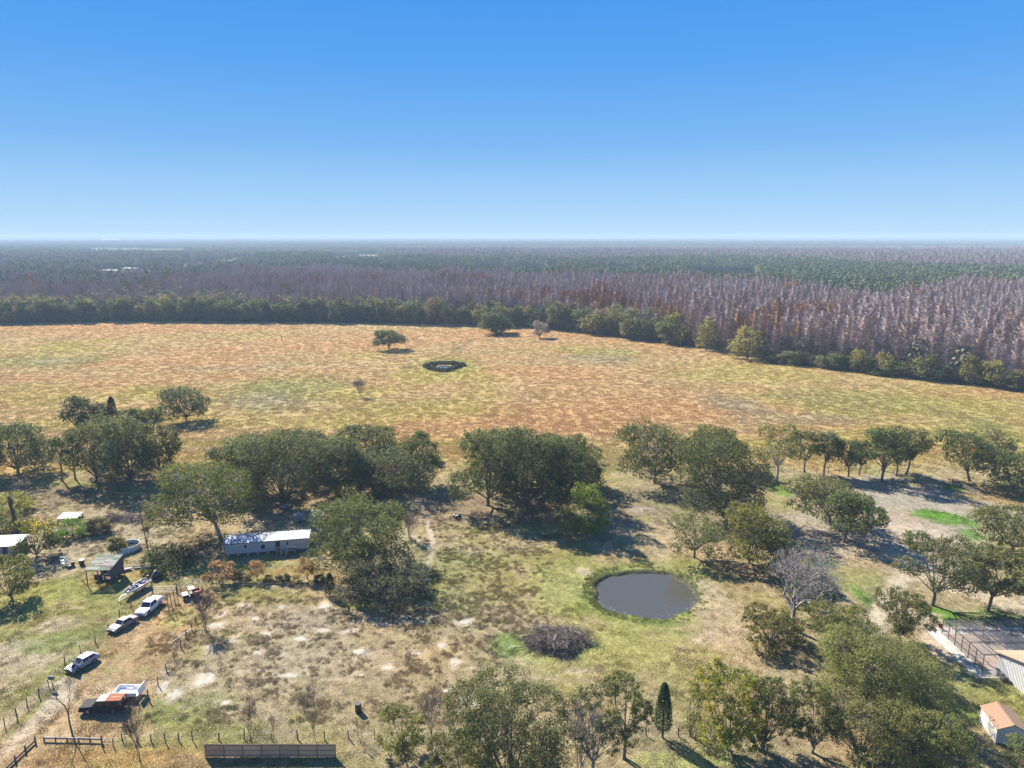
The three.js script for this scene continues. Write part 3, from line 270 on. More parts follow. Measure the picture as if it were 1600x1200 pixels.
  tree(800, 1250, 692, 892, 1042, { ...near, col: [.082, .098, .042], col2: [.13, .135, .06], mix2: .3, cb: .1, lobes: 16 }, 'big oak in front of the brush pile at the rear fence'); tree(925, 1215, 880, 968, 1062, { ...near, col: [.088, .100, .05], col2: SAGE, mix2: .4, cb: .2, lobes: 9, dens: .55, open: true, trunks: 3, wood: M.barkDead }, 'sparse many stemmed tree with grey limbs beside big oak'); tree(975, 1185, 930, 1018, 1045, { ...near, col: [.080, .100, .042], col2: [.2, .17, .04], mix2: .08, cb: .25, lobes: 9, dens: .8, trunks: 2 }, 'leafy tree between the sparse stemmed tree and cedar'); bareTree(905, 1225, 865, 950, 1085, { levels: 6, stems: 3, wood: M.barkDead, first: .3 }, 'dead grey branching tree beside the big near oak');
  tree(632, 1178, 588, 668, 1100, { ...near, col: [.135, .142, .045], col2: OLIVE, mix2: .3, cb: .02, lobes: 9, dens: .75 }, 'yellow green bush tree at the rear fence'); tree(720, 1215, 660, 770, 1150, { ...near, col: [.115, .125, .048], cb: 0, lobes: 9 }, 'low green bush at the foot of big near oak', null, 'shrub', 'shrub'); tree(1080, 1150, 1068, 1095, 1060, { ...near, col: [.13, .14, .06], cb: .05, dens: .4, lobes: 6 }, 'wispy sapling at the fence beside the yellowing willow');
  { const s = spec(1035, 1152, 1020, 1051, 1066, { col: [.055, .105, .028], leaf: .17, n: 6500, cb: .14 }); place('cedar_tree', 'narrow bright green cedar standing at the rear wire fence', 'tree', s.pos, conifer(s.p)); }
  // left foreground
  tree(57, 868, 26, 92, 806, { col: [.085, .105, .036], col2: [.40, .33, .03], mix2: t => t > .6 ? .45 : .02, cb: .02, lobes: 10 }, 'shrub topped with yellow flowers beside the pale roof', null, 'flowering_shrub', 'shrub'); tree(20, 935, -22, 54, 862, { col: [.115, .135, .035], col2: [.16, .16, .05], mix2: .4, cb: .06, lobes: 9 }, 'drooping yellow green tree at the lawn edge'); tree(12, 800, -20, 50, 772, { col: [.17, .17, .05], cb: 0 }, 'yellow green scrub bush around the broken trunk', null, 'shrub', 'shrub'); tree(8, 830, -30, 36, 795, { col: [.16, .155, .055], cb: 0, dens: .7 }, 'pale weedy bush behind the pale roof', null, 'shrub', 'shrub'); tree(112, 838, 88, 140, 812, { col: [.1, .165, .04], cb: 0, lobes: 7 }, 'fresh green bush in the scrub below the white panel', null, 'shrub', 'shrub'); tree(150, 832, 136, 172, 808, { col: [.1, .085, .06], col2: MOSS, mix2: .3, cb: 0, dens: .7 }, 'brown scrub bush beside the fallen branches', null, 'shrub', 'shrub'); tree(183, 862, 172, 196, 838, { col: [.14, .14, .06], cb: 0, dens: .6 }, 'weeds growing against the round stock tank', null, 'shrub', 'shrub'); tree(255, 885, 220, 300, 858, { col: [.05, .065, .03], col2: BRT, mix2: .12, cb: 0, lobes: 10 }, 'dark ground hugging bush under the pale trunked tree', null, 'shrub', 'shrub');
  for (const [a, b, c, d, e, l] of [[342, 912, 318, 372, 878, 'broad rust coloured crape myrtle by the pipe gate'], [402, 905, 388, 416, 876, 'orange leaved crape myrtle in front of the home'], [480, 905, 466, 492, 869, 'pinkish orange crape myrtle before the wooden deck']]) tree(a, b, c, d, e, { col: [.33, .20, .125], col2: [.15, .115, .06], mix2: .5, cb: .12, dens: .75, lobes: 7, leaf: .24, trunks: 2 }, l, null, 'crape_myrtle', 'shrub');
  { const r = rng(31); for (const px of [372, 386, 420, 436, 448, 462, 500]) { const w = 5 + r() * 6, b = 908 + r() * 5; tree(px, b, px - w, px + w, b - 9 - r() * 6, { col: r() < .5 ? [.05, .055, .035] : [.14, .12, .06], cb: 0, lobes: 5, leaf: .2 }, 'small dark bush in the planting line before the home', 'bushes in the planting line', 'shrub', 'shrub'); } }
  for (const [a, b, c, d, e, l, o] of [[112, 1142, 84, 132, 1048, 'forked leafless tree behind the log rail', { fork: 2, levels: 5, tr: .2 }], [320, 985, 298, 344, 914, 'tangled leafless tree at the drive fence corner', { stems: 4, levels: 6 }], [219, 1188, 196, 243, 1092, 'thorny leafless bush at the wire fence near the drive', { stems: 3, levels: 6 }], [392, 1158, 377, 408, 1088, 'slim leafless sapling left of the tall bare saplings', { stems: 2, levels: 5 }], [493, 1158, 465, 520, 1062, 'tall bare saplings growing behind the board fence', { stems: 5, levels: 5, first: .45 }], [428, 1155, 420, 437, 1112, 'short leafless sapling behind the board fence', { levels: 4 }], [676, 1160, 655, 700, 1076, 'bare stems rising beside the yellow green bush', { stems: 4, levels: 5, first: .4 }], [705, 1160, 688, 724, 1095, 'bare stems beside the big near oak', { stems: 3, levels: 5, first: .4 }], [563, 1158, 553, 574, 1118, 'tiny leafless sapling on the rear fence line', { stems: 2, levels: 4 }], [563, 620, 550, 576, 588, 'leafless brown bush alone on the pasture', { stems: 10, levels: 5, first: .42, spread: .5, wood: std([.17, .14, .12], .95) }], [230, 860, 222, 240, 815, 'leafless thin bush by the utility pole', { stems: 3, levels: 5 }], [1250, 870, 1235, 1262, 842, 'small pale leafless shrub under the dirt yard oaks', { stems: 3, levels: 5, wood: M.barkDead }]]) bareTree(a, b, c, d, e, o, l, null, 'bare_tree', 'tree');
  tree(608, 546, 582, 634, 514, { ...oak, cb: .2, lobes: 12, leaf: .7 }, 'lone dark oak standing on the open pasture');
  tree(775, 521, 743, 804, 486, { ...oak, cb: .04, leaf: .8 }, 'dense dark oak at the far pasture edge'); tree(843, 528, 829, 860, 500, { col: [.2, .17, .16], cb: .1, leaf: .7, dens: .6 }, 'pale pinkish tree beside the dense far oak');
  // weed clumps round the small waterhole
  const w = G(698, 573); const wm = part('waterhole', new THREE.CircleGeometry(1, 40).rotateX(-Math.PI / 2), new THREE.MeshPhysicalMaterial({ color: lin(.05, .06, .06), roughness: .03, ior: 1.5 }), scene); wm.scale.set(4.2, 1, 6); wm.position.set(w.x - 1, .05, w.z + 3); tag(wm, 'small waterhole ringed by dark reeds in the pasture', 'waterhole', null, 'structure');
  const r = rng(41), L = new Buf(); for (let i = 0; i < 1700; i++) { const a = r() * 6.283, q = lerp(.5, 1.02, Math.sqrt(r())); const wob = .62 + .75 * vn(a * 1.3 + 4, 2), x = Math.cos(a) * 9.5 * q * wob, z = Math.sin(a) * 13 * q * wob; if (Math.hypot((x + 1) / 3.9, (z - 3.5) / 6) < 1) continue; const v = .6 + .8 * r(); L.leaf(x, .3 + r() * .9, z, r() - .5, .4, r() - .5 + .4, 1.1, r, .055 * v, .06 * v, .03 * v); } const rd = part('reeds', L.geo(), leafMat, scene); rd.position.copy(w); tag(rd, 'dark reeds growing round the pasture waterhole', 'reeds', null, 'stuff');
}

// ---------------------------------------------------------------- the wood: edge trees one by one, the rest as masses
{
  const r = rng(500), vary = (s, o) => leafy({ seed: s, w: 12, h: 17, cb: .04, lobes: 9, leaf: 1.0, dens: .8, clump: .5, ...o });
  const kinds = [
    { name: 'edge_tree', label: 'grey green broad tree standing at the far pasture edge', g: [1, 2].map(s => vary(s, { col: [.125, .132, .062], col2: MOSS, mix2: .2 })) },
    { name: 'edge_tree', label: 'olive yellow green rounded tree at the far pasture edge', g: [3, 4].map(s => vary(s, { col: [.18, .172, .060], col2: [.19, .175, .075], mix2: .3 })) },
    { name: 'edge_tree', label: 'dark green tree standing at the far pasture edge', g: [5, 6].map(s => vary(s, { col: [.095, .112, .05] })) },
    { name: 'edge_tree', label: 'brownish half bare tree at the far pasture edge', g: [7].map(s => vary(s, { col: [.15, .115, .085], col2: [.2, .16, .13], mix2: .4, dens: .5 })) },
  ];
  const firsts = {};
  const put = (px, dz, h, w, k) => {
                                                                          // find the edge point on this pixel column
    let z = 540; for (let i = 0; i < 12; i++) { const X = (px - 800) / FOCAL * (z * cp + EYE * sp); z = lerp(z, edgeZ(X), .7); } z += dz; const X = (px - 800) / FOCAL * (z * cp + EYE * sp);
    const K = kinds[k], v = Math.floor(r() * K.g.length), key = k + '_' + v; let t;
    if (!firsts[key]) { t = firsts[key] = place(K.name, K.label, 'tree', new THREE.Vector3(), K.g[v], M.bark, 'trees along the far pasture edge, ' + K.label.split(' ')[0]); } else { t = firsts[key].clone(); t.name = numbered(K.name); scene.add(t); }
    t.position.set(X, 0, -z); t.rotation.y = r() * 6.283; t.scale.set(w / 12, h / 17, w / 12); return t;
  };
  for (let px = -30; px < 1070; px += 10 + r() * 9) { const left = px < 560; const k = r() < .42 ? 0 : r() < (left ? .35 : .55) ? 1 : r() < .8 ? 2 : 3; put(px, 2 + r() * 9, 14 + r() * 7, 9 + r() * 5, k); if (r() < .8) put(px + r() * 10, 16 + r() * 16, 16 + r() * 5, 9 + r() * 5, [0, 1, 0, 2, 3][Math.floor(r() * 5)]); }
  for (const [px, h, w, k] of [[925, 17, 17, 1], [985, 16, 13, 0], [1045, 15, 15, 2], [1103, 19, 12, 1], [1168, 19, 19, 1], [1345, 13, 9, 1], [1382, 12, 9, 1], [1445, 12, 12, 0], [1515, 13, 9, 1], [1550, 12, 11, 1], [1590, 9, 9, 0], [1240, 8, 10, 2], [1300, 9, 9, 2], [1410, 8, 9, 2], [1480, 8, 10, 2]]) put(px, h > 15 ? 1 : 3, h, w, k);
  for (let px = 1190; px < 1690; px += 9 + r() * 9) put(px, 1 + r() * 8, 4 + r() * 5, 6 + r() * 4, [2, 2, 0, 3][Math.floor(r() * 4)]);

  // building blocks of the masses
  const cyp = s => { const r = rng(s), b = new Buf(), lean = (r() - .5) * .8; b.limb([[0, 0, 0], [lean * .5, 9, 0], [lean, 19, 0]], [.22, .14, .02], 4); b.c = b.c.map(() => .75); for (let i = 0; i < 210; i++) { const t = .24 + .73 * Math.pow(r(), .8), y = 19 * t, q = (.8 + 3.5 * Math.sqrt(Math.max(0, 1 - t)) ) * (.75 + .5 * vn(t * 7, s)), a = r() * 6.283, l = q * (.45 + .65 * r()), k = b.p.length / 3, cs = Math.cos(a), sn = Math.sin(a), w = .03 + .05 * r(), up = l * (.25 + .65 * r()), x = lean * t; b.p.push(x, y, 0, x + cs * l - sn * w, y + up, sn * l + cs * w, x + cs * l + sn * w, y + up - .25, sn * l - cs * w); for (let m = 0; m < 3; m++) { b.n.push(0, 1, 0); const v = .75 + .5 * r(); b.c.push(v, v, v); } b.i.push(k, k + 1, k + 2); } return b.geo(); };
  const dome = (s, n, leaf, wide = 1) => { const r = rng(s), b = new Buf(); b.limb([[0, 0, 0], [0, 7, 0]], [.4, .25], 4); for (let i = 0; i < n; i++) { const d = ball(r), q = .55 + .5 * r(), y = 10 + d[1] * 6.5 * q, v = .65 + .7 * r(), e = ball(r); b.leaf(d[0] * 5.2 * q * wide, y, d[2] * 5.2 * q * wide, d[0] + e[0] * .7, d[1] + .4 + e[1] * .7, d[2] + e[2] * .7, leaf, r, v, v, v); } return b.geo(); };
  const pine = s => { const r = rng(s), b = new Buf(); b.limb([[0, 0, 0], [.1, 10, 0], [0, 19, 0]], [.34, .24, .05], 4); for (let i = 0; i < 70; i++) { const t = r(), y = 9.5 + 10 * t, q = 3.6 * (1.05 - t) + .7, a = r() * 6.283, l = q * (.4 + .7 * r()), v = .65 + .7 * r(), e = ball(r); b.leaf(Math.cos(a) * l, y, Math.sin(a) * l, Math.cos(a) * .6 + e[0] * .6, .7 + e[1] * .6, Math.sin(a) * .6 + e[2] * .6, 1.7, r, v, v, v); } return b.geo(); };
  const lists = { cypress: [[], [], []], broad: [[], [], []], pine: [[], []], far: [[], []], farther: [[], []], farthest: [[]] };
  const seg = (pts, x) => { for (let i = 0; i < pts.length - 1; i++) if (x <= pts[i + 1][0]) return lerp(pts[i][1], pts[i + 1][1], clamp((x - pts[i][0]) / (pts[i + 1][0] - pts[i][0]))); return pts.at(-1)[1]; };
  const topCyp = [[-200, 446], [250, 446], [330, 424], [420, 414], [540, 414], [760, 425], [900, 430], [1060, 436], [1250, 446], [1380, 456], [1500, 450], [1800, 442]], topPine = [[-200, 384], [500, 398], [760, 400], [1060, 402], [1300, 408], [1600, 421], [1800, 428]], lowCyp = [[-200, 440], [200, 444], [380, 456], [560, 464], [800, 478], [900, 490], [1000, 520], [1060, 700], [2000, 700]];
  // cleared fields: the strip of ground seen at these pixels, kept free of trees as far forward as they would hide it
  const CLEAR = [[746, 852, 420, 423, 'pale'], [955, 992, 420.5, 423, 'pale'], [140, 215, 388.5, 392, 'olive'], [205, 290, 389.5, 391, 'olive'], [523, 600, 400.5, 403.5, 'pale'], [1085, 1180, 428, 432, 'pale'], [560, 590, 398, 401, 'pale'], [150, 235, 422, 427, 'road'], [276, 312, 414, 418, 'road'], [308, 345, 409.5, 413, 'road'], [340, 370, 406.5, 409.5, 'road'], [366, 394, 403.5, 406, 'road']];
  const clear = CLEAR.map(([a, b, t, u, k]) => ({ a, b, z0: gx(0, u)[1] * .765, z1: gx(0, t)[1], zb: gx(0, u)[1], k }));
  const CY = [[.345, .262, .24], [.365, .285, .265], [.315, .235, .212], [.345, .25, .20], [.375, .30, .282]], RU = [[.33, .165, .085], [.31, .19, .115]], BR = [[.135, .145, .08], [.165, .165, .085], [.115, .128, .07], [.19, .16, .12], [.175, .17, .105]], PN = [[.125, .148, .066], [.15, .168, .075], [.18, .185, .085], [.11, .132, .066]];
  const pick = a => a[Math.floor(r() * a.length)];
  const consider = (X, Z, scale) => {
    const [px, py0] = project(X, 16, Z), e = fbm(X * .004 + 3, Z * .004, 3) - .5, e2 = fbm(X * .02 + 30, Z * .02, 3) - .5, py = py0 + (e * 22 + e2 * 7) * clamp((py0 - 368) / 60), pc = project(X, 0, Z)[0];
    for (const c of clear) if (pc > c.a - 3 && pc < c.b + 3 && Z > c.z0 && Z < c.z1 + 6) return;
    const tc = seg(topCyp, px), tp = seg(topPine, px), lc = seg(lowCyp, px), sw = r(); let kind, col;
    if (py > lc && Z < edgeZ(X) + 130) { kind = sw < .62 ? 'broad' : 'cypress'; col = kind === 'broad' ? pick(BR) : pick(CY); }
    else if (py > tc) { const leftness = sstep(420, 250, px + e * 200); kind = sw < .05 + leftness * .75 ? 'broad' : 'cypress'; const ru = sstep(.10, .26, e2 + (px > 1150 && px < 1330 && py > 478 ? .16 : 0) + (px > 1330 && py > 490 ? .05 : 0)); col = kind === 'cypress' ? (r() < ru ? pick(RU) : pick(CY)) : (leftness > .4 ? pick([BR[1], BR[3], BR[4], BR[0]]) : pick(BR)); }
    else if (py > tp) { if (px < 400 - e * 200) { kind = sw < .5 ? 'broad' : sw < .75 ? 'cypress' : 'pine'; col = kind === 'broad' ? pick(BR) : kind === 'pine' ? pick(PN) : pick(CY); } else { kind = sw < .7 ? 'pine' : 'broad'; col = kind === 'pine' ? pick(PN) : pick([PN[2], BR[0], BR[1]]); } }
    else if (py > 384 + e * 6 && px > 640 + e * 500) { kind = sw < .84 ? 'cypress' : 'pine'; col = kind === 'pine' ? pick(PN) : pick(CY); if (scale > 1.6) { kind = 'far'; } }
    else { kind = 'far'; col = sw < .7 ? pick(PN) : pick(BR); }
    if (kind === 'far' && scale <= 1.6) kind = 'broad';
    if (scale > 1.6) kind = scale > 8 ? 'farthest' : scale > 4 ? 'farther' : 'far'; const ks = scale > 1.6 ? 1 : scale;
    const tallness = .75 + .6 * fbm(X * .015 + 70, Z * .015, 2), big = kind === 'cypress' ? tallness * (.8 + .3 * r()) : kind === 'pine' ? 1 : .95, hs = (.72 + .5 * r()) * big, ws = hs * ks * (.8 + .5 * r()), L = lists[kind]; L[Math.floor(r() * L.length)].push([X, Z, ws, hs * (scale > 1.6 ? .75 + .75 * fbm(X * .0009 + 8, Z * .0012, 3) : 1), col, .9 + .2 * r()]);
  };
  const band = (z0, z1, gap, scale) => { for (let Z = z0; Z < z1; Z += gap * .86) { const half = Z * .80 + 70; for (let X = -half; X < half; X += gap) { const x = X + (r() - .5) * gap * .95, z = Z + (r() - .5) * gap * .95; if (z < edgeZ(x) + 9) continue; consider(x, z, scale); } } };
  band(215, 860, 4.7, 1); band(860, 1300, 6.2, 1.15); band(1300, 2600, 9.5, 1.5); band(2600, 5000, 22, 3.2); band(5000, 9000, 42, 6.5); band(9000, 13000, 75, 12);
  const mat = matte({ color: 0xffffff, vertexColors: true, side: THREE.DoubleSide }), m4 = new THREE.Matrix4(), q4 = new THREE.Quaternion(), Yv = new THREE.Vector3(0, 1, 0), c3 = new THREE.Color();
  const mass = (name, label, geos, ls) => geos.forEach((g, k) => { const l = ls[k]; if (!l.length) return; const im = new THREE.InstancedMesh(g, mat, l.length); l.forEach(([X, Z, ws, hs, c, v], i) => { q4.setFromAxisAngle(Yv, r() * 6.283); m4.compose(new THREE.Vector3(X, 0, -Z), q4, new THREE.Vector3(ws, hs, ws)); im.setMatrixAt(i, m4); im.setColorAt(i, c3.setRGB(c[0] * v, c[1] * v, c[2] * v)); }); im.name = numbered(name); im.castShadow = im.receiveShadow = true; scene.add(im); tag(im, label, 'forest', 'woods beyond the pasture', 'stuff'); });
  mass('cypress_forest', 'leafless purple brown cypress wood beyond the pasture', [cyp(61), cyp(62), cyp(63)], lists.cypress);
  mass('mixed_forest', 'grey green broadleaf wood beyond the pasture edge', [dome(64, 150, 1.5), dome(65, 140, 1.6), dome(66, 130, 1.6)], lists.broad);
  mass('pine_forest', 'dark green band of pine wood behind the cypress', [pine(67), pine(68)], lists.pine);
  mass('distant_forest', 'bluish far forest reaching the flat horizon', [dome(69, 90, 3, 3), dome(70, 80, 3.4, 3)], lists.far);
  mass('distant_forest', 'bluish far forest reaching the flat horizon', [dome(71, 110, 5, 6), dome(72, 100, 5.5, 6)], lists.farther); mass('distant_forest', 'bluish far forest reaching the flat horizon', [dome(73, 150, 8, 10)], lists.farthest);
  console.log('forest', Object.entries(lists).map(([k, v]) => k + ' ' + v.map(l => l.length)).join('; '));
  const fieldMat = { pale: matte({ color: lin(.27, .245, .14) }), olive: matte({ color: lin(.17, .175, .075) }), road: matte({ color: lin(.19, .185, .12) }) };
  clear.forEach(c => { const xa = z => (c.a - 800) / FOCAL * (z * cp + EYE * sp), xb = z => (c.b - 800) / FOCAL * (z * cp + EYE * sp); const g = quad([xa(c.z0), .06, -c.z0], [xb(c.z0), .06, -c.z0], [xb(c.z1), .06, -c.z1], [xa(c.z1), .06, -c.z1]); tag(part('far_field', g, fieldMat[c.k], scene), { pale: 'pale cleared field seen between the far woods', olive: 'olive field far off before the horizon woods', road: 'pale road clearing winding through the left woods' }[c.k], 'field', null, 'structure'); });
  // far buildings: low white sheds by the road, one big pale roof near the horizon
  const shed = (px, py, w, d, h, label, name = 'far_building') => { const p = G(px, py), t = thing(name, label, 'building', p); part('wall', bx(w, h, d, 0, h / 2, 0), M.white, t); part('roof', merge([bx(w + 1, .4, d / 2 + 1, 0, h + .6, d / 4, 0, 0, .12), bx(w + 1, .4, d / 2 + 1, 0, h + .6, -d / 4, 0, 0, -.12)]), M.roofB, t); };
  shed(172, 426, 30, 10, 4, 'long white shed with bright roof beside the far road'); shed(205, 422.5, 24, 10, 4, 'white shed standing behind the long white shed'); shed(103, 429, 14, 10, 5, 'small white house among trees left of far sheds'); shed(174, 377, 190, 120, 20, 'huge pale warehouse near the horizon', 'warehouse');
}

// ---------------------------------------------------------------- grass
{
  const r = rng(900), tuft = (s, n, rad, h, lean, wid) => { const q = rng(s), b = new Buf(); for (let i = 0; i < n; i++) { const a = q() * 6.283, d = Math.sqrt(q()) * rad, x = Math.cos(a) * d, z = Math.sin(a) * d, t = q() * 6.283, H = h * (.5 + .7 * q()), w = wid * (.6 + .8 * q()), l = lean * (q() - .2), k = b.p.length / 3, cx = Math.cos(t), cz = Math.sin(t); b.p.push(x - cx * w, 0, z - cz * w, x + cx * w, 0, z + cz * w, x - cz * l, H, z + cx * l); for (let m = 0; m < 3; m++) { b.n.push(-cz * .6, .8, cx * .6); b.c.push(1, 1, 1); } b.i.push(k, k + 1, k + 2); } return b.geo(false); };
  const m4 = new THREE.Matrix4(), q4 = new THREE.Quaternion(), Yv = new THREE.Vector3(0, 1, 0), c3 = new THREE.Color();
  const put = (name, label, geos, rows) => geos.forEach((g, k) => { const l = rows.filter((_, i) => i % geos.length === k), im = new THREE.InstancedMesh(g, grassMat, l.length); l.forEach(([x, y, z, s, h, c, f], i) => { q4.setFromAxisAngle(Yv, r() * 6.283); m4.compose(new THREE.Vector3(x, y, -z), q4, new THREE.Vector3(s, h, s)); im.setMatrixAt(i, m4); im.setColorAt(i, c3.setRGB(c[0] * f, c[1] * f, c[2] * f)); }); im.name = numbered(name); im.castShadow = im.receiveShadow = true; scene.add(im); tag(im, label, 'grass', null, 'stuff'); });
  const rows = []; for (let i = 0; i < 190000; i++) { const z = 186 + Math.pow(r(), 1.15) * (PZ1 - 190), x = clamp((r() * 2 - 1), -1, 1) * (z * .78 + 20); if (x < PX0 || x > PX1 || z > edgeZ(x) + 1) continue; const P = z < PZ0 + 1 ? yard : past, k = P.at(x, z), n = fbm(x * .13, z * .13, 3); if (z < PZ0 + 1 && (Math.abs(x) > YX - 2 || r() > sstep(182, 208, z))) continue; if (r() > .42) continue; if (Math.hypot((x + 33) / 9, (z - 350) / 12) < 1) continue; rows.push([x, z < PZ0 + 1 ? groundY(x, z) : 0, z, .7 + .8 * r(), .6 + n * .8, [P.c[k], P.c[k + 1], P.c[k + 2]], 1.18 + .28 * r()]); }
  put('pasture_grass', 'tufts of orange and green grass across the pasture', [tuft(1, 26, .9, .34, .6, .10), tuft(2, 24, 1, .3, .7, .11)], rows);
  const ys = [], ws = []; for (let i = 0; i < 130000; i++) { const z = 70 + Math.pow(r(), 1.15) * (YZ1 - 71), x = (r() * 2 - 1) * Math.min(YX - 1, z * .78 + 16), k = yard.at(x, z), dn = yard.c[k + 3]; if (r() > dn + .06) continue; const pr = Math.hypot(x - POND.x, z - POND.z); if (pr < POND.r + .5) continue; const n = fbm(x * .3 + 20, z * .3, 3), tall = sstep(.52, .7, n); ys.push([x, groundY(x, z) - .01, z, .55 + .5 * r(), .35 + .5 * r() + tall * .8, [yard.c[k], yard.c[k + 1], yard.c[k + 2]], .95 + .45 * r()]); const [px, py] = project(x, 0, z); const wz = (px > 640 && px < 860 && py > 800 && py < 1000) || (px > 230 && px < 780 && py > 930 && py < 1130) || (px < 300 && py > 770 && py < 880); if (wz && n > .46 && r() < .5) ws.push([x + r() - .5, groundY(x, z) - .01, z, .4 + .7 * r(), .3 + .7 * r() * r(), [yard.c[k] * .9 + .03, yard.c[k + 1] * .86 + .025, yard.c[k + 2] * .85 + .015], .75 + .5 * r()]); }
  put('yard_grass', 'short dry grass covering the farm yard', [tuft(3, 20, .7, .14, .3, .05), tuft(4, 18, .75, .16, .34, .055)], ys);
  put('weeds', 'brown weed clumps scattered over the sandy yard', [tuft(5, 40, .45, .42, .4, .045)], ws);
  const bk = []; for (let i = 0; i < 1500; i++) { const a = r() * 6.283, left = .12 + .55 * sstep(-.2, -.95, Math.cos(a)); if (r() > left) continue; const q = POND.r + .2 + r() * 2.2, x = POND.x + Math.cos(a) * q, z = POND.z - Math.sin(a) * q, gy = groundY(x, z); if (gy < POND.level - .02 || gy > -.05) continue; bk.push([x, gy - .02, z, .4 + .5 * r(), .35 + .6 * r(), [[.19, .22, .065], [.22, .21, .085], [.16, .18, .06]][i % 3], .8 + .5 * r()]); }
  put('bank_grass', 'rough dark grass on the bank of the pond', [tuft(6, 30, .4, .4, .3, .04)], bk);
  console.log('grass', rows.length, ys.length, ws.length);
}

// ---------------------------------------------------------------- buildings
const onGround = v => { v.y = -v.z < YZ1 ? groundY(v.x, -v.z) : 0; return v; };
function between(a, b) { const d = b.clone().sub(a); return { mid: a.clone().add(b).multiplyScalar(.5), ry: Math.atan2(-d.z, d.x), len: Math.hypot(d.x, d.z) }; }
{ // mobile home
  const a = G(353, 866.5, .6), b = G(482, 856.5, .6), { mid, ry } = between(a, b), L = 16.4, D = 4.3, back = new THREE.Vector3(0, 0, -D / 2).applyAxisAngle(new THREE.Vector3(0, 1, 0), ry); mid.y = 0; mid.add(back);
  const t = thing('mobile_home', 'long pale grey mobile home with ribbed metal roof', 'house', onGround(mid), ry), x0 = -L / 2, f = D / 2;
  const w = part('wall', merge([bx(L, 2.35, D, 0, 1.78, 0)]), M.sidingHome, t); const gr = []; for (let x = x0 + .2; x < L / 2; x += .4) gr.push(bx(.05, 2.3, .03, x, 1.78, f + .012)); part('siding_rib', merge(gr), M.sidingHome, w);
  for (const [u0, u1, nm, mat] of [[x0 - .25, x0 + 7.2, 'roof', M.roofA], [x0 + 7.2, L / 2 + .25, 'roof', M.roofB]]) { const len = u1 - u0, c = (u0 + u1) / 2, q = Math.atan2(.42, D / 2 + .2), hyp = Math.hypot(.42, D / 2 + .2), g = [1, -1].map(s => bx(len, .05, hyp, c, 3.17, s * (D / 4 + .1), 0, 0, s * q)); const rf = part(nm, merge(g), mat, t); if (mat === M.roofB) tag(rf, 'whiter newer half of the metal roof'); const ribs = []; for (let x = u0 + .15; x < u1; x += .61) for (const s of [1, -1]) ribs.push(bx(.07, .07, hyp, x, 3.21, s * (D / 4 + .1), 0, 0, s * q)); part('rib', merge(ribs), mat, rf); }
  const gab = new THREE.Shape([new THREE.Vector2(-D / 2, 0), new THREE.Vector2(D / 2, 0), new THREE.Vector2(0, .38)]); for (const s of [-1, 1]) { const g = new THREE.ExtrudeGeometry(gab, { depth: .06, bevelEnabled: false }).rotateY(Math.PI / 2).translate(s * (L / 2 - .05) - .03, 2.955, 0); part('gable', g, M.sidingHome, t); }
  part('eave_trim', merge([bx(L + .4, .12, .05, 0, 2.9, f + .18)]), M.woodDark, t);
  for (const [u, wd, y, h] of [[4, .55, 2.1, .75], [7.35, .85, 1.75, .95], [12.2, .5, 2.1, .8], [2.8, .15, 1.9, .5]]) { const g = part('window', bx(wd, h, .04, x0 + u, y, f + .03), M.glass, t); part('frame', merge([bx(wd + .14, .07, .06, x0 + u, y + h / 2 + .03, f + .04), bx(wd + .14, .07, .06, x0 + u, y - h / 2 - .03, f + .04), bx(.07, h - .01, .06, x0 + u - wd / 2 - .03, y, f + .04), bx(.07, h - .01, .06, x0 + u + wd / 2 + .03, y, f + .04)]), M.white, g); }
  const d = part('door', bx(.9, 1.95, .05, x0 + 10.3, 1.72, f + .035), std([.045, .03, .032], .6), t); part('handle', new THREE.SphereGeometry(.05, 8, 6).translate(x0 + 10.62, 1.7, f + .09), M.chrome, d);
  part('skirting', bx(3.6, .55, .05, L / 2 - 1.85, .3, f - .05), std([.06, .07, .1], .8), t);
  for (let i = 0; i < 9; i++) part('pier', bx(.4, .66, .4, x0 + .5 + i * 1.92, .27, f - .45), M.concrete, t);
  const deck = t, y0 = 1.0, dx0 = x0 + 10.2, dx1 = x0 + 13.9, dz = f + 1.6; const db = []; for (let x = dx0 + .07; x < dx1; x += .15) db.push(bx(.135, .04, 1.55, x, y0, f + .82)); part('deck_floor', merge(db), M.woodGrey, deck);
  for (const x of [dx0, (dx0 + dx1) / 2, dx1]) part('deck_post', bx(.1, 1.95, .1, x, .95, dz), M.woodGrey, deck);
  part('deck_rail', merge([bx(1.1, .08, .06, dx0 + .6, 1.9, dz + .06), bx(1.4, .08, .06, dx1 - .72, 1.9, dz + .06), bx(1.4, .08, .06, dx1 - .72, 1.45, dz + .06), bx(.06, .08, 1.5, dx1 + .03, 1.9, f + .8)]), M.woodGrey, deck);
  for (let i = 0; i < 5; i++) part('step', bx(1.1, .05, .28, dx0 + 1.55, .82 - i * .19, dz + .18 + i * .27), M.woodGrey, t); part('stair_rail', merge([bar([dx0 + .98, 1.9, dz], [dx0 + .98, .95, dz + 1.4], .04), bar([dx0 + 2.12, 1.9, dz], [dx0 + 2.12, .95, dz + 1.4], .04), bar([dx0 + .98, 0, dz + 1.4], [dx0 + .98, .95, dz + 1.4], .045), bar([dx0 + 2.12, 0, dz + 1.4], [dx0 + 2.12, .95, dz + 1.4], .045)]), M.woodGrey, t);
  part('vent_pipe', new THREE.CylinderGeometry(.06, .06, .5, 8).translate(x0 + 6.3, 3.5, -.4), M.black, t);
}
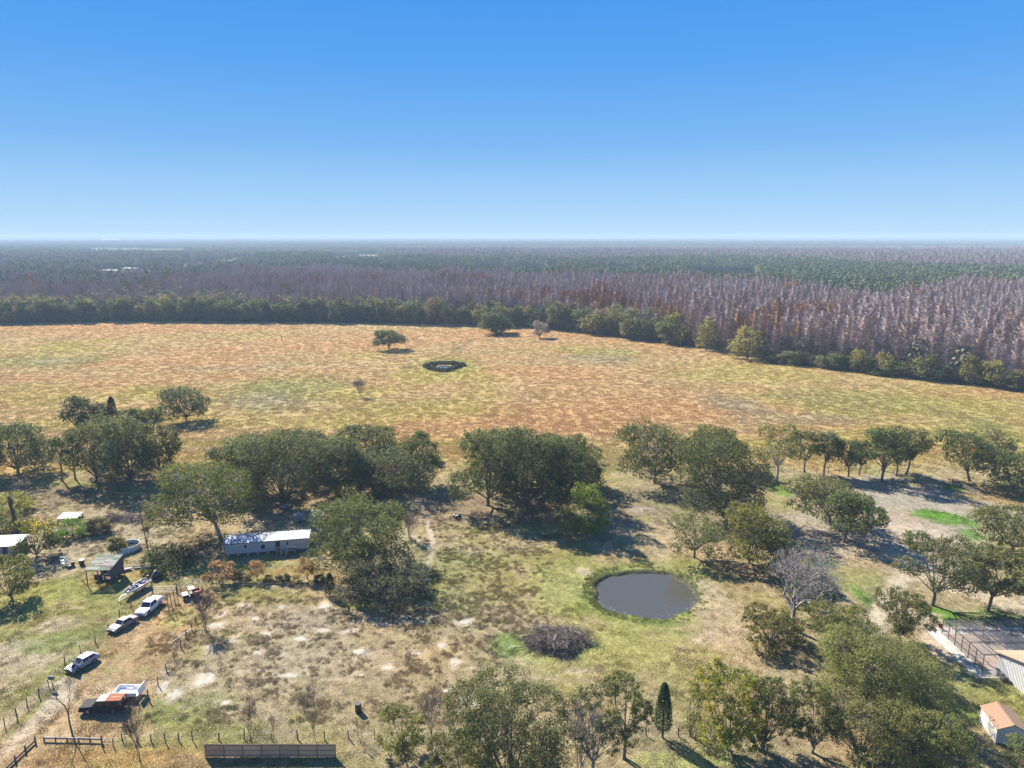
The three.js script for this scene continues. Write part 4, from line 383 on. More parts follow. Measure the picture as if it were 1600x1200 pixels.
{ // pole shed with slatted roof: front left post, front right post
  const a = G(138, 915), b = G(174, 914.5), { mid, ry } = between(a, b), W = 4.4, D = 4.6, hf = 3.1, hb = 3.9, t = thing('pole_shed', 'open pole shed with patchy green slatted roof', 'shed', onGround(mid), ry);
  for (const x of [-W / 2, -.1, W / 2]) { part('post', bar([x, -.2, 0], [x, hf, 0], .09, 7), M.woodDark, t); part('post', bar([x, -.2, -D], [x, hb, -D], .09, 7), M.woodDark, t); }
  part('beam', merge([bx(W + .4, .16, .1, 0, hf, .1), bx(W + .4, .16, .1, 0, hb, -D - .1)]), M.woodDark, t); for (const x of [-W / 2, -.1, W / 2]) part('rafter', bar([x, hf + .06, .3], [x, hb + .06, -D - .3], .06), M.woodDark, t);
  const cols = [[.13, .19, .12], [.3, .29, .26], [.2, .17, .13], [.17, .21, .15], [.36, .33, .3]].map(c => std(c, .9)), r = rng(6); for (let i = 0; i < 13; i++) { const q = i / 12; for (let k = 0; k < 4; k++) part('roof_slat', bx(W / 4 + .14, .04, .24 + .1 * r(), -W / 2 - .1 + (k + .5) * (W + .3) / 4, lerp(hf, hb, q) + .15 + (k % 2) * .012, -q * (D + .2) + .2, 0, 0, .17), cols[Math.floor(r() * 5)], t); }
  part('side_wall', bx(.06, 2.6, D - .4, W / 2 + .02, 2.2, -D / 2), std([.07, .075, .095], .8), t); part('back_wall', bx(W - .2, 2.2, .06, 0, 1.3, -D + .12), std([.05, .045, .05], .9), t); part('floor_deck', bx(W - .5, .12, D - 1.6, .1, .45, -D / 2 - .6), M.woodDark, t);
  part('side_brace', merge([bar([-W / 2, 1.6, 0], [-W / 2 - .85, 1.0, .1], .05), bar([-W / 2 - .85, 1.0, .1], [-W / 2, .1, .3], .05)]), M.woodDark, t);
  const st = [['stored_crate', 'dark red crate stored under the pole shed', bx(1.1, .8, .8, 0, .4, 0), [-1.4, .52, -2.2], std([.09, .03, .03], .8)], ['stored_bench', 'grey bench with tools under the pole shed', merge([bx(1.6, .08, .6, 0, .8, 0), bx(.08, .8, .5, -.7, .4, 0), bx(.08, .8, .5, .7, .4, 0), bx(.4, .3, .3, .2, .99, 0)]), [.6, .52, -2.0], M.woodGrey], ['stored_barrel', 'black barrel under the pole shed roof', new THREE.CylinderGeometry(.3, .3, .9, 12).translate(0, .45, 0), [1.6, .52, -2.4], M.black]];
  for (const [n, l, g, p, m] of st) { const o = thing(n, l, n.split('_')[1]); o.position.set(...p).applyAxisAngle(new THREE.Vector3(0, 1, 0), ry).add(t.position); o.rotation.y = ry; part('body', g, m, o); }
}
{ // small storage shed at the lower right
  const a = G(1531, 1128), b = G(1555, 1163), { mid, ry } = between(b, a), W = 4.3, D = 3.5, h = 2.25, n = new THREE.Vector3(0, 0, D / 2).applyAxisAngle(new THREE.Vector3(0, 1, 0), ry); if (n.x < 0) n.negate(); mid.add(n); const t = thing('storage_shed', 'small white storage shed with brown shingle roof', 'shed', onGround(mid), ry);
  part('wall', bx(W, h, D, 0, h / 2, 0), std([.62, .61, .58], .7, 0, { map: grime }), t); const gs = new THREE.Shape([new THREE.Vector2(-D / 2, 0), new THREE.Vector2(D / 2, 0), new THREE.Vector2(0, .8)]); for (const s of [-1, 1]) part('gable', new THREE.ExtrudeGeometry(gs, { depth: .08, bevelEnabled: false }).rotateY(Math.PI / 2).translate(s * (W / 2 - .05) - .04, h + .002, 0), std([.6, .59, .56], .7), t);
  const q = Math.atan2(.8, D / 2), hyp = Math.hypot(.8, D / 2) + .28; for (const s of [1, -1]) { const rows = [], rf = part('roof', bx(W + .5, .07, hyp, 0, h + .38, s * (D / 4 + .06), 0, 0, s * q), M.shingle, t); for (let k = 0; k < 9; k++) { const u = (k + .5) / 9 * hyp - hyp / 2; rows.push(bx(W + .5, .02, hyp / 9 + .02, 0, h + .38 - s * 0 - Math.sin(q) * u + .045, s * (D / 4 + .06 + Math.cos(q) * u), 0, 0, s * (q - .04))); } part('shingle_row', merge(rows), M.shingle, rf); }
  part('ridge_cap', bx(W + .5, .08, .2, 0, h + .86, 0), M.shingle, t); part('door', bx(.05, 1.8, 1.3, W / 2 + .03, .95, 0), std([.55, .54, .52], .7), t); const sl = []; for (let y = .2; y < h; y += .2) for (const s of [-1, 1]) sl.push(bx(W - .1, .025, .03, 0, y, s * (D / 2 + .012))); part('lap_line', merge(sl), std([.52, .51, .49], .8), t); part('corner_trim', merge([[-1, 1], [1, 1], [-1, -1], [1, -1]].map(([i, j]) => bx(.12, h, .12, i * W / 2, h / 2, j * D / 2))), M.white, t);
}
{ // metal building and screened pool cage at the right edge
  const X = 72.9, zb = 95.8, hE = 3.0, hR = 5.6, zr = 87.6, L = 22; const t = thing('metal_building', 'white ribbed metal building with tan roof beside the pool cage', 'building', new THREE.Vector3(X, 0, -zb));
  const D = (zb - zr) * 2, s = new THREE.Shape([new THREE.Vector2(0, 0), new THREE.Vector2(D, 0), new THREE.Vector2(D, hE), new THREE.Vector2(D / 2, hR), new THREE.Vector2(0, hE)]); part('wall', new THREE.ExtrudeGeometry(s, { depth: L, bevelEnabled: false }).rotateY(-Math.PI / 2).translate(L, 0, 0), M.whiteMetal, t);
  const ribs = []; for (let z = .15; z < D; z += .3) { const h = hE + (hR - hE) * (1 - Math.abs(z - D / 2) / (D / 2)) - .1; ribs.push(bx(.05, h, .06, -.03, h / 2, z)); } part('wall_rib', merge(ribs), M.whiteMetal, t);
  const q = Math.atan2(hR - hE, D / 2), hyp = Math.hypot(hR - hE, D / 2) + .5; for (const k of [1, -1]) part('roof', bx(L + .8, .12, hyp, L / 2 - .1, (hE + hR) / 2 + .06, D / 2 + k * (D / 4 + .16), 0, 0, k * q), std([.40, .29, .19], .7, 0, { map: grime }), t);
  part('vent', bx(.06, .3, .3, -.06, 3.1, 2.4), M.galv, t);
  const slab = part('pool_deck', bx(22, .14, 14, 79.6, .05, -100.6), M.concrete, scene); tag(slab, 'pale concrete slab under the screened pool cage', 'slab', null, 'structure');
  tag(part('pool_pavers', bx(18, .03, 10, 79.6, .14, -100.5), M.paver, scene), 'tan paved deck round the pool inside the cage', 'paving', null, 'structure');
  const pool = thing('swimming_pool', 'dark blue swimming pool inside the screened cage', 'pool', new THREE.Vector3(79.8, .16, -100.3)); const ps = new THREE.Shape(); ps.absellipse(0, 0, 5.4, 2.9, 0, 6.2832); part('water', new THREE.ShapeGeometry(ps, 40).rotateX(-Math.PI / 2).translate(0, .02, 0), new THREE.MeshPhysicalMaterial({ color: lin(.03, .06, .085), roughness: .04, ior: 1.33 }), pool); const cop = new THREE.Shape(); cop.absellipse(0, 0, 5.8, 3.3, 0, 6.2832); cop.holes.push(new THREE.Path().absellipse(0, 0, 5.4, 2.9, 0, 6.2832)); part('coping', new THREE.ExtrudeGeometry(cop, { depth: .07, bevelEnabled: false }).rotateX(-Math.PI / 2), M.concrete, pool);
  const cg = thing('pool_cage', 'bronze framed screen enclosure over the pool', 'pool cage', new THREE.Vector3(70.5, .12, -105.6)), CW = 18, CD = 10.2, H = 2.5, nz = 6, nx = 8;
  for (let i = 0; i <= nz; i++) { const z = CD * i / nz; part('post', bx(.09, H, .09, 0, H / 2, z), M.bronze, cg); if (i < nz) { const w = part('screen_wall', quad([0, .05, z + .05], [0, .05, z + CD / nz - .05], [0, H - .05, z + CD / nz - .05], [0, H - .05, z + .05]), M.screen, cg); part('rail', bx(.06, .06, CD / nz - .1, 0, .95, z + CD / nz / 2), M.bronze, w); } }
  for (let i = 1; i <= nx; i++) { const x = CW * i / nx; part('post', bx(.09, H, .09, x, H / 2, 0), M.bronze, cg); part('screen_wall', quad([x - CW / nx + .05, .05, 0], [x - .05, .05, 0], [x - .05, H - .05, 0], [x - CW / nx + .05, H - .05, 0]), M.screen, cg); }
  for (let i = 0; i <= nx; i++) part('roof_beam', bx(.09, .1, CD, CW * i / nx, H + .05, CD / 2), M.bronze, cg); for (let j = 0; j <= 3; j++) part('cross_beam', bx(CW, .08, .08, CW / 2, H + .15, CD * j / 3), M.bronze, cg); for (let i = 0; i < nx; i++) part('roof_screen', quad([CW * i / nx + .05, H + .02, CD], [CW * (i + 1) / nx - .05, H + .02, CD], [CW * (i + 1) / nx - .05, H + .02, 0], [CW * i / nx + .05, H + .02, 0]), M.screen, cg);
  for (const [x, z, w, h, d, l, c] of [[72.2, 94.6, .75, .85, .75, 'grey air conditioner beside the metal building', [.3, .3, .3]], [72.1, 92.9, .9, .7, .7, 'black covered grill along the metal building wall', [.03, .03, .035]]]) { const o = thing(l.includes('grill') ? 'grill' : 'air_conditioner', l, l.includes('grill') ? 'grill' : 'air conditioner', new THREE.Vector3(x, .0, -z)); part('housing', rbx(w, h, d, 0, h / 2 + .03, 0), std(c, .5), o); part(l.includes('grill') ? 'lid' : 'fan_grille', new THREE.CylinderGeometry(.28, .3, .1, 16).translate(0, h + .08, 0), M.black, o); }
  { const p = G(1470, 985), o = thing('patio_chair', 'dark red chair on the concrete outside the pool cage', 'chair', p); part('seat', rbx(.6, .1, .6, 0, .45, 0), std([.2, .05, .04], .8), o); part('backrest', rbx(.6, .6, .1, 0, .78, -.27), std([.2, .05, .04], .8), o); for (const [x, z] of [[-.25, -.25], [.25, -.25], [-.25, .25], [.25, .25]]) part('leg', bx(.05, .42, .05, x, .21, z), M.black, o); }
}
{ // pale roof at the left edge
  const p = G(2, 868), t = thing('shed_with_pale_roof', 'low building with pale metal roof behind the drooping tree', 'building', onGround(p), .12); part('wall', bx(9, 2.2, 4.6, -1.5, 1.1, -2), std([.3, .29, .28], .8), t); part('roof', merge([bx(9.6, .07, 5.2, -1.5, 2.32, -2, 0, 0, .06), ...Array.from({ length: 14 }, (_, i) => bx(.06, .07, 5.2, -6.1 + i * .7, 2.37, -2, 0, 0, .06))]), M.roofA, t); part('door', bx(.9, 1.9, .05, 1, .95, .34), M.woodDark, t);
}
// ---------------------------------------------------------------- vehicles (each faces its own +x)
function wheel(t, x, z, r = .36, w = .24) { const ty = part('wheel', new THREE.CylinderGeometry(r, r, w, 20).rotateX(Math.PI / 2).translate(x, r, z), M.tyre, t); part('rim', new THREE.CylinderGeometry(r * .58, r * .58, w + .02, 14).rotateX(Math.PI / 2).translate(x, r, z), M.rim, ty); }
function car(name, label, cat, front, rear, o) {
  const { mid, ry } = between(rear, front), t = thing(name, label, cat, onGround(mid), ry), { L, W } = o, hl = L / 2, ax = o.ax ?? [L * .30, -L * .29], wr = o.wr ?? .35, by = o.belly ?? .32, paint = o.paint, tops = o.profile, pts = [];
  pts.push([-hl, by + .05]); for (const [x, y] of tops) pts.push([x * L, y]); pts.push([hl, by + .05]);
  const arch = (x) => { const a = []; for (let i = 0; i <= 8; i++) { const q = i / 8 * Math.PI; a.push([x + Math.cos(q) * (wr + .09), Math.max(by, wr + Math.sin(q) * (wr + .09))]); } return a; };
  pts.push([hl - .1, by], ...arch(ax[0]), ...arch(ax[1]), [-hl + .1, by]);
  const bv = .09, g = new THREE.ExtrudeGeometry(new THREE.Shape(pts.map(p => new THREE.Vector2(...p))), { depth: W - 2 * bv, bevelEnabled: true, bevelSize: .05, bevelThickness: bv, bevelSegments: 3, curveSegments: 4 }).translate(0, 0, -(W - 2 * bv) / 2); part('body', g, paint, t);
  for (const x of ax) for (const s of [-1, 1]) wheel(t, x, s * (W / 2 - .13), wr);
  for (const cb of o.cabins) {                                           // [x rear base, x front base, y base, x rear top, x front top, y top, taper, glass]
    const [a, b, y0, c, d, y1, tp = .16, gl = true, mat = paint] = cb, w0 = W / 2 - .06, w1 = w0 - tp, A = a * L, B = b * L, Cc = c * L, D = d * L;
    const P = { rl: [A, y0, -w0], rr: [A, y0, w0], fl: [B, y0, -w0], fr: [B, y0, w0], Rl: [Cc, y1, -w1], Rr: [Cc, y1, w1], Fl: [D, y1, -w1], Fr: [D, y1, w1] };
    const cab = part(gl ? 'cabin' : 'topper', merge([quad(P.fr, P.fl, P.Fl, P.Fr), quad(P.rl, P.rr, P.Rr, P.Rl), quad(P.rr, P.fr, P.Fr, P.Rr), quad(P.fl, P.rl, P.Rl, P.Fl), quad(P.Rr, P.Fr, P.Fl, P.Rl)]), mat, t);
    part('roof_panel', rbx(D - Cc + .06, .06, w1 * 2 + .04, (Cc + D) / 2, y1 + .015, 0, .025), o.roof ?? mat, cab);
    const mixp = (p, q, k) => p.map((v, i) => lerp(v, q[i], k)), pane = (p0, p1, p2, p3, m0, m1, m2, m3, nx, nz, nm) => { const f = (u, v) => mixp(mixp(p0, p1, u), mixp(p3, p2, u), v).map((q, i) => q + (i === 0 ? nx : i === 2 ? nz : .01) * .015); part(nm, quad(f(m0, m2), f(m1, m2), f(m1, m3), f(m0, m3)), o.glass ?? M.glass, t); };
    if (gl) { pane(P.fr, P.fl, P.Fl, P.Fr, .05, .95, .06, .92, 1, 0, 'windshield'); pane(P.rl, P.rr, P.Rr, P.Rl, .08, .92, .12, .9, -1, 0, 'rear_window'); const cuts = o.cuts ?? [[.1, .48], [.53, .93]]; for (const [u, v] of cuts) { pane(P.rr, P.fr, P.Fr, P.Rr, u, v, .1, .88, 0, 1, 'side_window'); pane(P.fl, P.rl, P.Rl, P.Fl, 1 - v, 1 - u, .1, .88, 0, -1, 'side_window'); } }
  }
  const fy = o.lightY ?? .72; for (const s of [-1, 1]) { part('headlight', rbx(.08, .16, .36, hl + .02, fy, s * (W / 2 - .3), .03), M.lens, t); part('tail_light', rbx(.06, .2, .2, -hl - .03, fy + .05, s * (W / 2 - .2), .02), M.red, t); part('mirror', rbx(.12, .13, .2, (o.mirrorX ?? .14) * L, (o.mirrorY ?? 1.05), s * (W / 2 + .09), .03), o.dark ?? paint, t); }
  part('front_bumper', rbx(.16, .2, W * .96, hl + .06, by + .16, 0, .05), o.bumper ?? M.black, t); part('rear_bumper', rbx(.16, .18, W * .94, -hl - .05, by + .16, 0, .05), o.bumper ?? M.black, t); part('grille', rbx(.05, .22, W * .46, hl + .045, fy - .02, 0, .02), M.black, t);
  return t;
}
const paint = (c, r = .35) => new THREE.MeshPhysicalMaterial({ color: lin(...c), roughness: .55, clearcoat: .22, clearcoatRoughness: r });
car('pickup_truck', 'white pickup truck with covered bed parked on the drive', 'truck', G(219, 967), G(249, 941), { L: 5.5, W: 1.95, wr: .39, belly: .42, paint: paint([.78, .78, .78]), profile: [[-.5, 1.12], [.20, 1.14], [.46, 1.08], [.5, .92]], cabins: [[-.17, .24, 1.12, -.14, .10, 1.82], [-.49, -.19, 1.12, -.47, -.19, 1.36, .06, false]], mirrorY: 1.2, mirrorX: .17, lightY: .85, bumper: M.chrome });
car('sedan', 'pale beige sedan parked behind the white pickup', 'car', G(176, 990), G(208, 971), { L: 4.6, W: 1.8, wr: .32, paint: std([.25, .195, .19], .6), profile: [[-.5, .86], [-.36, .94], [.2, .93], [.44, .8], [.5, .62]], cabins: [[-.34, .20, .92, -.2, .06, 1.42, .2]], mirrorY: 1, lightY: .64 });
{ const t = car('hatchback', 'silver hatchback with its hood raised beside the fence', 'car', G(111, 1052), G(147, 1031), { L: 4.4, W: 1.8, wr: .32, paint: std([.30, .30, .35], .45), profile: [[-.5, .9], [-.4, 1.0], [.2, .95], [.24, .82], [.44, .74], [.5, .6]], cabins: [[-.47, .22, .95, -.32, .05, 1.44, .2]], mirrorY: 1.02, lightY: .62, dark: M.black }); part('raised_hood', bx(1.1, .05, 1.5, 1.22, 1.5, 0, 0, 1.1), paint([.42, .42, .46]), t); part('engine', merge([rbx(.5, .3, .8, 1.55, .78, 0), rbx(.25, .2, .3, 1.75, .8, .45)]), M.black, t); part('hood_prop', bar([1.7, .8, .6], [1.45, 1.7, .6], .02), M.black, t); }
{ const t = car('black_pickup', 'black pickup with orange topper over its bed', 'truck', G(128, 1110), G(198, 1107), { L: 5.7, W: 2.0, wr: .42, belly: .46, paint: std([.016, .015, .015], .85), roof: std([.05, .05, .055], .5), profile: [[-.5, 1.12], [.2, 1.16], [.46, 1.1], [.5, .95]], cabins: [[-.12, .22, 1.14, -.11, .09, 1.86], [-.49, -.14, 1.12, -.47, -.13, 1.86, .14, true, std([.26, .085, .03], .75)]], cuts: [[.12, .9]], mirrorY: 1.25, lightY: .88 }); t.children.filter(c => c.name === 'cabin')[1].children[0].material = std([.27, .09, .035], .9); part('topper_stripe', bx(1.3, .02, .28, -1.75, 1.92, 0), std([.40, .17, .08], .8), t); }
{ // white truck bed trailer with raised tailgate
  const { mid, ry } = between(G(181, 1087), G(221, 1087)), t = thing('utility_trailer', 'white open box trailer with its tailgate raised', 'trailer', onGround(mid), ry), W = 1.95, L = 3.4; mid.y = 0; const wp = paint([.8, .8, .8]);
  part('floor', bx(L, .08, W, 0, .62, 0), wp, t); for (const s of [-1, 1]) { const sd = part('side_panel', rbx(L, .55, .1, 0, .92, s * W / 2, .04), wp, t); part('wheel_arch', rbx(1, .3, .28, -.1, .8, s * (W / 2 - .2), .08), wp, sd); wheel(t, -.1, s * (W / 2 + .02), .36, .22); } part('front_panel', rbx(.1, .55, W, -L / 2, .92, 0, .04), wp, t); part('tailgate', rbx(.1, 1.25, W, L / 2 + .28, 1.2, 0, .04).applyMatrix4(new THREE.Matrix4().makeRotationZ(-.0)), wp, t); part('tongue', merge([bar([-L / 2, .55, -.6], [-L / 2 - 1.2, .5, 0], .05), bar([-L / 2, .55, .6], [-L / 2 - 1.2, .5, 0], .05), bar([-L / 2 - 1.2, .5, 0], [-L / 2 - 1.2, 0, 0], .04)]), M.white, t); part('tail_light', bx(.06, .15, .15, L / 2 + .35, .75, W / 2 - .2), M.red, t);
}
{ // boat on its trailer, bow towards the camera
  const { mid, ry } = between(G(231, 909, .7), G(193, 933, .7)); mid.y = 0; const t = thing('boat', 'white open motor boat with dark interior on a trailer', 'boat', onGround(mid), ry), L = 5.6, secs = [[-1, .98, 0], [-.6, 1, 0], [-.1, 1, 0], [.4, .86, .05], [.75, .5, .16], [1, .06, .34]], pos = [], idx = [], ip = [], ii = [];
  secs.forEach(([u, w, k]) => { const x = u * L / 2, hw = w * 1.05; pos.push(x, 1.25 + k * .6, -hw, x, .85 + k, -hw * .86, x, .6 + k * 1.5, 0, x, .85 + k, hw * .86, x, 1.25 + k * .6, hw); ip.push(x, 1.252 + k * .6, -hw, x, 1.252 + k * .6, -hw * .84, x, .98 + k * .4, -hw * .8, x, .98 + k * .4, hw * .8, x, 1.252 + k * .6, hw * .84, x, 1.252 + k * .6, hw); }); for (let i = 0; i < secs.length - 1; i++) { for (let j = 0; j < 4; j++) { const a = i * 5 + j; idx.push(a, a + 5, a + 6, a, a + 6, a + 1); } for (let j = 0; j < 5; j++) { const a = i * 6 + j; ii.push(a, a + 7, a + 6, a, a + 1, a + 7); } } idx.push(0, 1, 2, 0, 2, 4, 2, 3, 4);
  const mk = (p, i) => { const g = new THREE.BufferGeometry(); g.setAttribute('position', new THREE.Float32BufferAttribute(p, 3)); g.setAttribute('uv', new THREE.Float32BufferAttribute(new Array(p.length / 3 * 2).fill(.5), 2)); g.setIndex(i); const q = g.toNonIndexed(); q.computeVertexNormals(); return q; };
  part('hull', mk(pos, idx), new THREE.MeshPhysicalMaterial({ color: lin(.62, .62, .66), roughness: .4, side: THREE.DoubleSide }), t); part('deck', mk(ip, ii), new THREE.MeshStandardMaterial({ color: lin(.30, .29, .33), roughness: .7, side: THREE.DoubleSide }), t); part('stripe', merge([1, -1].map(s => bx(L * .62, .1, .03, -.7, 1.08, s * 1.02))), std([.05, .05, .09], .4), t);
  for (const [x, z] of [[-1.7, -.45], [-1.7, .45], [-.3, 0], [1.2, 0]]) part('seat', rbx(.5, .4, .5, x, 1.25, z, .08), std([.12, .11, .14], .7), t); part('console', rbx(.5, .6, .6, .2, 1.3, .45, .06), M.white, t); part('windscreen', bx(.03, .35, .6, .42, 1.72, .45, 0, .3), M.glass, t); const mo = part('outboard_motor', rbx(.45, .65, .4, -L / 2 - .3, 1.5, 0, .1), M.black, t); part('motor_leg', bx(.2, .8, .14, -L / 2 - .3, .85, 0), M.black, mo);
  const tr = thing('boat_trailer', 'galvanised trailer carrying the white motor boat', 'trailer', t.position, ry); part('frame', merge([bx(5, .09, .09, .4, .55, .7), bx(5, .09, .09, .4, .55, -.7), bx(.09, .09, 1.5, -1.8, .55, 0), bx(.09, .09, 1.5, .4, .55, 0), bx(.09, .09, 1.5, 2, .55, 0), bar([2.9, .55, .7], [4.1, .5, 0], .05), bar([2.9, .55, -.7], [4.1, .5, 0], .05)]), M.galv, tr); for (const s of [-1, 1]) { wheel(tr, -.6, s * 1.0, .31, .2); part('fender', rbx(.8, .06, .26, -.6, .68, s * 1.0, .02), M.galv, tr); } part('jack', bar([3.9, 0, 0], [3.9, .8, 0], .04), M.galv, tr);
}
{ // open utility buggy by the pipe gate
  const { mid, ry } = between(G(314, 930), G(284, 938)), t = thing('utility_buggy', 'small black utility buggy with pale roof and red bed beside the pipe gate', 'buggy', onGround(mid), ry), W = 1.6; part('body', merge([rbx(1.1, .5, W, 1.0, .75, 0, .15), rbx(2.6, .25, W * .9, 0, .5, 0, .08)]), M.black, t); part('hood', rbx(.95, .06, W * .9, 1.0, 1.02, 0, .03), std([.6, .6, .63], .6), t); part('cargo_bed', merge([bx(1.2, .08, W, -1.0, .8, 0), bx(1.2, .4, .06, -1.0, 1.02, W / 2 - .03), bx(1.2, .4, .06, -1.0, 1.02, -W / 2 + .03), bx(.06, .4, W - .14, -1.57, 1.02, 0)]), paint([.42, .06, .04]), t); part('seat', merge([rbx(.5, .2, W * .8, 0, .85, 0, .06), rbx(.15, .5, W * .8, -.28, 1.15, 0, .06)]), M.black, t); part('roll_cage', merge([bar([.55, .9, .7], [.2, 1.8, .65], .035), bar([.55, .9, -.7], [.2, 1.8, -.65], .035), bar([-.4, .8, .7], [-.4, 1.8, .65], .035), bar([-.4, .8, -.7], [-.4, 1.8, -.65], .035), bar([.2, 1.8, .65], [-.4, 1.8, .65], .035), bar([.2, 1.8, -.65], [-.4, 1.8, -.65], .035)]), M.black, t); part('canopy', rbx(1.0, .06, 1.45, -.1, 1.85, 0, .03), std([.55, .53, .56], .7), t); for (const x of [1.0, -1.0]) for (const s of [-1, 1]) wheel(t, x, s * (W / 2), .34, .26); for (const s of [-1, 1]) part('headlight', rbx(.06, .14, .22, 1.56, .82, s * .5, .02), M.lens, t);
}
// ---------------------------------------------------------------- fences and yard things
function wireFence(name, label, px, h, wires, mat = M.post, rad = .07) { const t = thing(name, label, 'fence'), P = px.map(p => onGround(G(...p))), r = rng(px.length * 7 + 1); P.forEach(p => { const hh = h * (.85 + .3 * r()), lx = (r() - .5) * .2, lz = (r() - .5) * .2; part('post', bar([p.x, p.y - .2, p.z], [p.x + lx, p.y + hh, p.z + lz], rad * (.8 + .5 * r()), 6), mat, t); }); for (const w of wires) { const g = []; for (let i = 0; i < P.length - 1; i++) g.push(bar([P[i].x, P[i].y + w * h, P[i].z], [P[i + 1].x, P[i + 1].y + w * h, P[i + 1].z], .012, 4)); part('wire', merge(g), M.wire, t); } return t; }
const dense = (pts, gap) => { const out = []; for (let i = 0; i < pts.length - 1; i++) { const a = G(...pts[i]), b = G(...pts[i + 1]), n = Math.max(1, Math.round(a.distanceTo(b) / gap)); for (let k = 0; k < n; k++) { const q = project(lerp(a.x, b.x, k / n), 0, lerp(-a.z, -b.z, k / n)); out.push(q); } } out.push(pts.at(-1)); return out; };
wireFence('drive_fence', 'wire fence with dark posts along the left of the drive', [[-18, 1158], [7.5, 1136], [27, 1121.5], [43, 1105.6], [61, 1089], [77, 1075], [102, 1040], [126, 1021], [149, 1006], [169, 986], [187, 965], [205.5, 951]], 1.35, [.35, .65, .92]);
wireFence('drive_fence', 'wire fence with thin posts along the right of the drive', [[232, 1092], [247, 1071], [260, 1048], [272, 1031], [283, 1013], [291, 998], [300, 986], [306, 975]], 1.5, [.4, .9]);
wireFence('rear_fence', 'wire fence with wooden posts running behind the board fence', [[159, 1166], [177, 1166], [191, 1157], [215, 1158], [236, 1158], [258, 1159], [279, 1157], [301, 1157], [342, 1157], [382, 1156], [425, 1156], [465, 1155], [507, 1156], [545, 1154], [585, 1153], [630, 1153], [675, 1152], [720, 1151], [770, 1151], [820, 1150], [870, 1150], [920, 1150], [970, 1150], [1010, 1150], [1060, 1150], [1110, 1151], [1160, 1151]], 1.3, [.35, .65, .92]);
wireFence('pasture_fence', 'long wire fence dividing the yard from the pasture', dense([[-60, 704], [400, 706], [700, 704], [960, 706], [1240, 700], [1480, 712], [1660, 722]], 5.2), 1.3, [.4, .7, .95]);
wireFence('inner_fence', 'wire fence with posts in the gap beside middle oak clump', dense([[640, 742], [705, 738], [760, 742]], 3), 1.2, [.5, .9]);
wireFence('garden_fence', 'low wire fence with thin posts before the home planting', dense([[330, 916], [420, 920], [500, 916]], 2.2), 1.1, [.5, .9], M.post, .045);
wireFence('lawn_fence', 'short row of thin posts at the dirt yard edge', dense([[1240, 740], [1330, 738], [1440, 744]], 3.4), 1.2, [.5, .9]);
{ const P = [[1488, 757], [1500, 762], [1513, 768], [1524, 774], [1535, 780]].map(p => onGround(G(...p))), t = thing('board_fence', 'brown board fence beside the broad dark oak', 'fence'); P.forEach(p => part('post', bx(.14, 1.4, .14, p.x, p.y + .7, p.z), M.wood, t)); for (let i = 0; i < P.length - 1; i++) for (const y of [.5, .9, 1.25]) part('board', bar([P[i].x, P[i].y + y, P[i].z], [P[i + 1].x, P[i + 1].y + y, P[i + 1].z], .07, 4), M.wood, t); }
{ // wooden privacy fence, rails and posts towards the camera
  const a = G(322, 1183), b = G(525, 1183), { mid, ry, len } = between(a, b), t = thing('privacy_fence', 'weathered brown picket privacy fence of seven panels', 'fence', mid, ry), n = 7, pw = len / n, r = rng(12), mats = [.85, 1, 1.12, .95].map(k => std([.62 * k, .39 * k, .25 * k], .9, 0, { map: grime }));
  for (let i = 0; i < n; i++) { const pk = [], x0 = -len / 2 + i * pw; const m = 17; for (let k = 0; k < m; k++) pk.push(bx(pw / m - .012, 1.84 + (r() - .5) * .03, .022, x0 + (k + .5) * pw / m, .96, (r() - .5) * .01)); const p = part('panel', merge(pk), mats[i % 4], t); for (const y of [.3, 1.0, 1.66]) part('rail', bx(pw - .06, .09, .045, x0 + pw / 2, y, .045), M.fence, p); }
  for (let i = 0; i <= n; i++) part('post', bx(.1, 1.95, .1, -len / 2 + i * pw, .97, .09), M.fence, t);
}
{ const a = onGround(G(70, 1158)), b = onGround(G(160, 1159)), t = thing('log_rail', 'horizontal log rail with pale banded poles by the drive', 'fence'); const n = 5; for (let i = 0; i < n; i++) { const p = a.clone().lerp(b, i / n), q = a.clone().lerp(b, (i + .97) / n); part('log', bar([p.x, p.y + .45, p.z], [q.x, q.y + .45, q.z], .15, 8, .13), i % 2 ? M.woodGrey : M.barkPale, t); part('post', bar([p.x, p.y, p.z + .1], [p.x, p.y + .62, p.z + .1], .09, 7), M.post, t); } part('post', bar([b.x, b.y, b.z + .1], [b.x, b.y + 1, b.z + .1], .12, 7), M.post, t); }
{ const a = onGround(G(8, 1206)), b = onGround(G(56, 1160)), t = thing('fallen_rail', 'dark log rail lying beside the sandy drive', 'fence'); for (let i = 0; i < 3; i++) { const p = a.clone().lerp(b, i / 3), q = a.clone().lerp(b, (i + .97) / 3); part('log', bar([p.x, p.y + .35, p.z], [q.x, q.y + .35, q.z], .16, 8, .14), M.wood, t); part('post', bar([q.x, q.y, q.z], [q.x, q.y + .9, q.z], .11, 7), M.post, t); } }
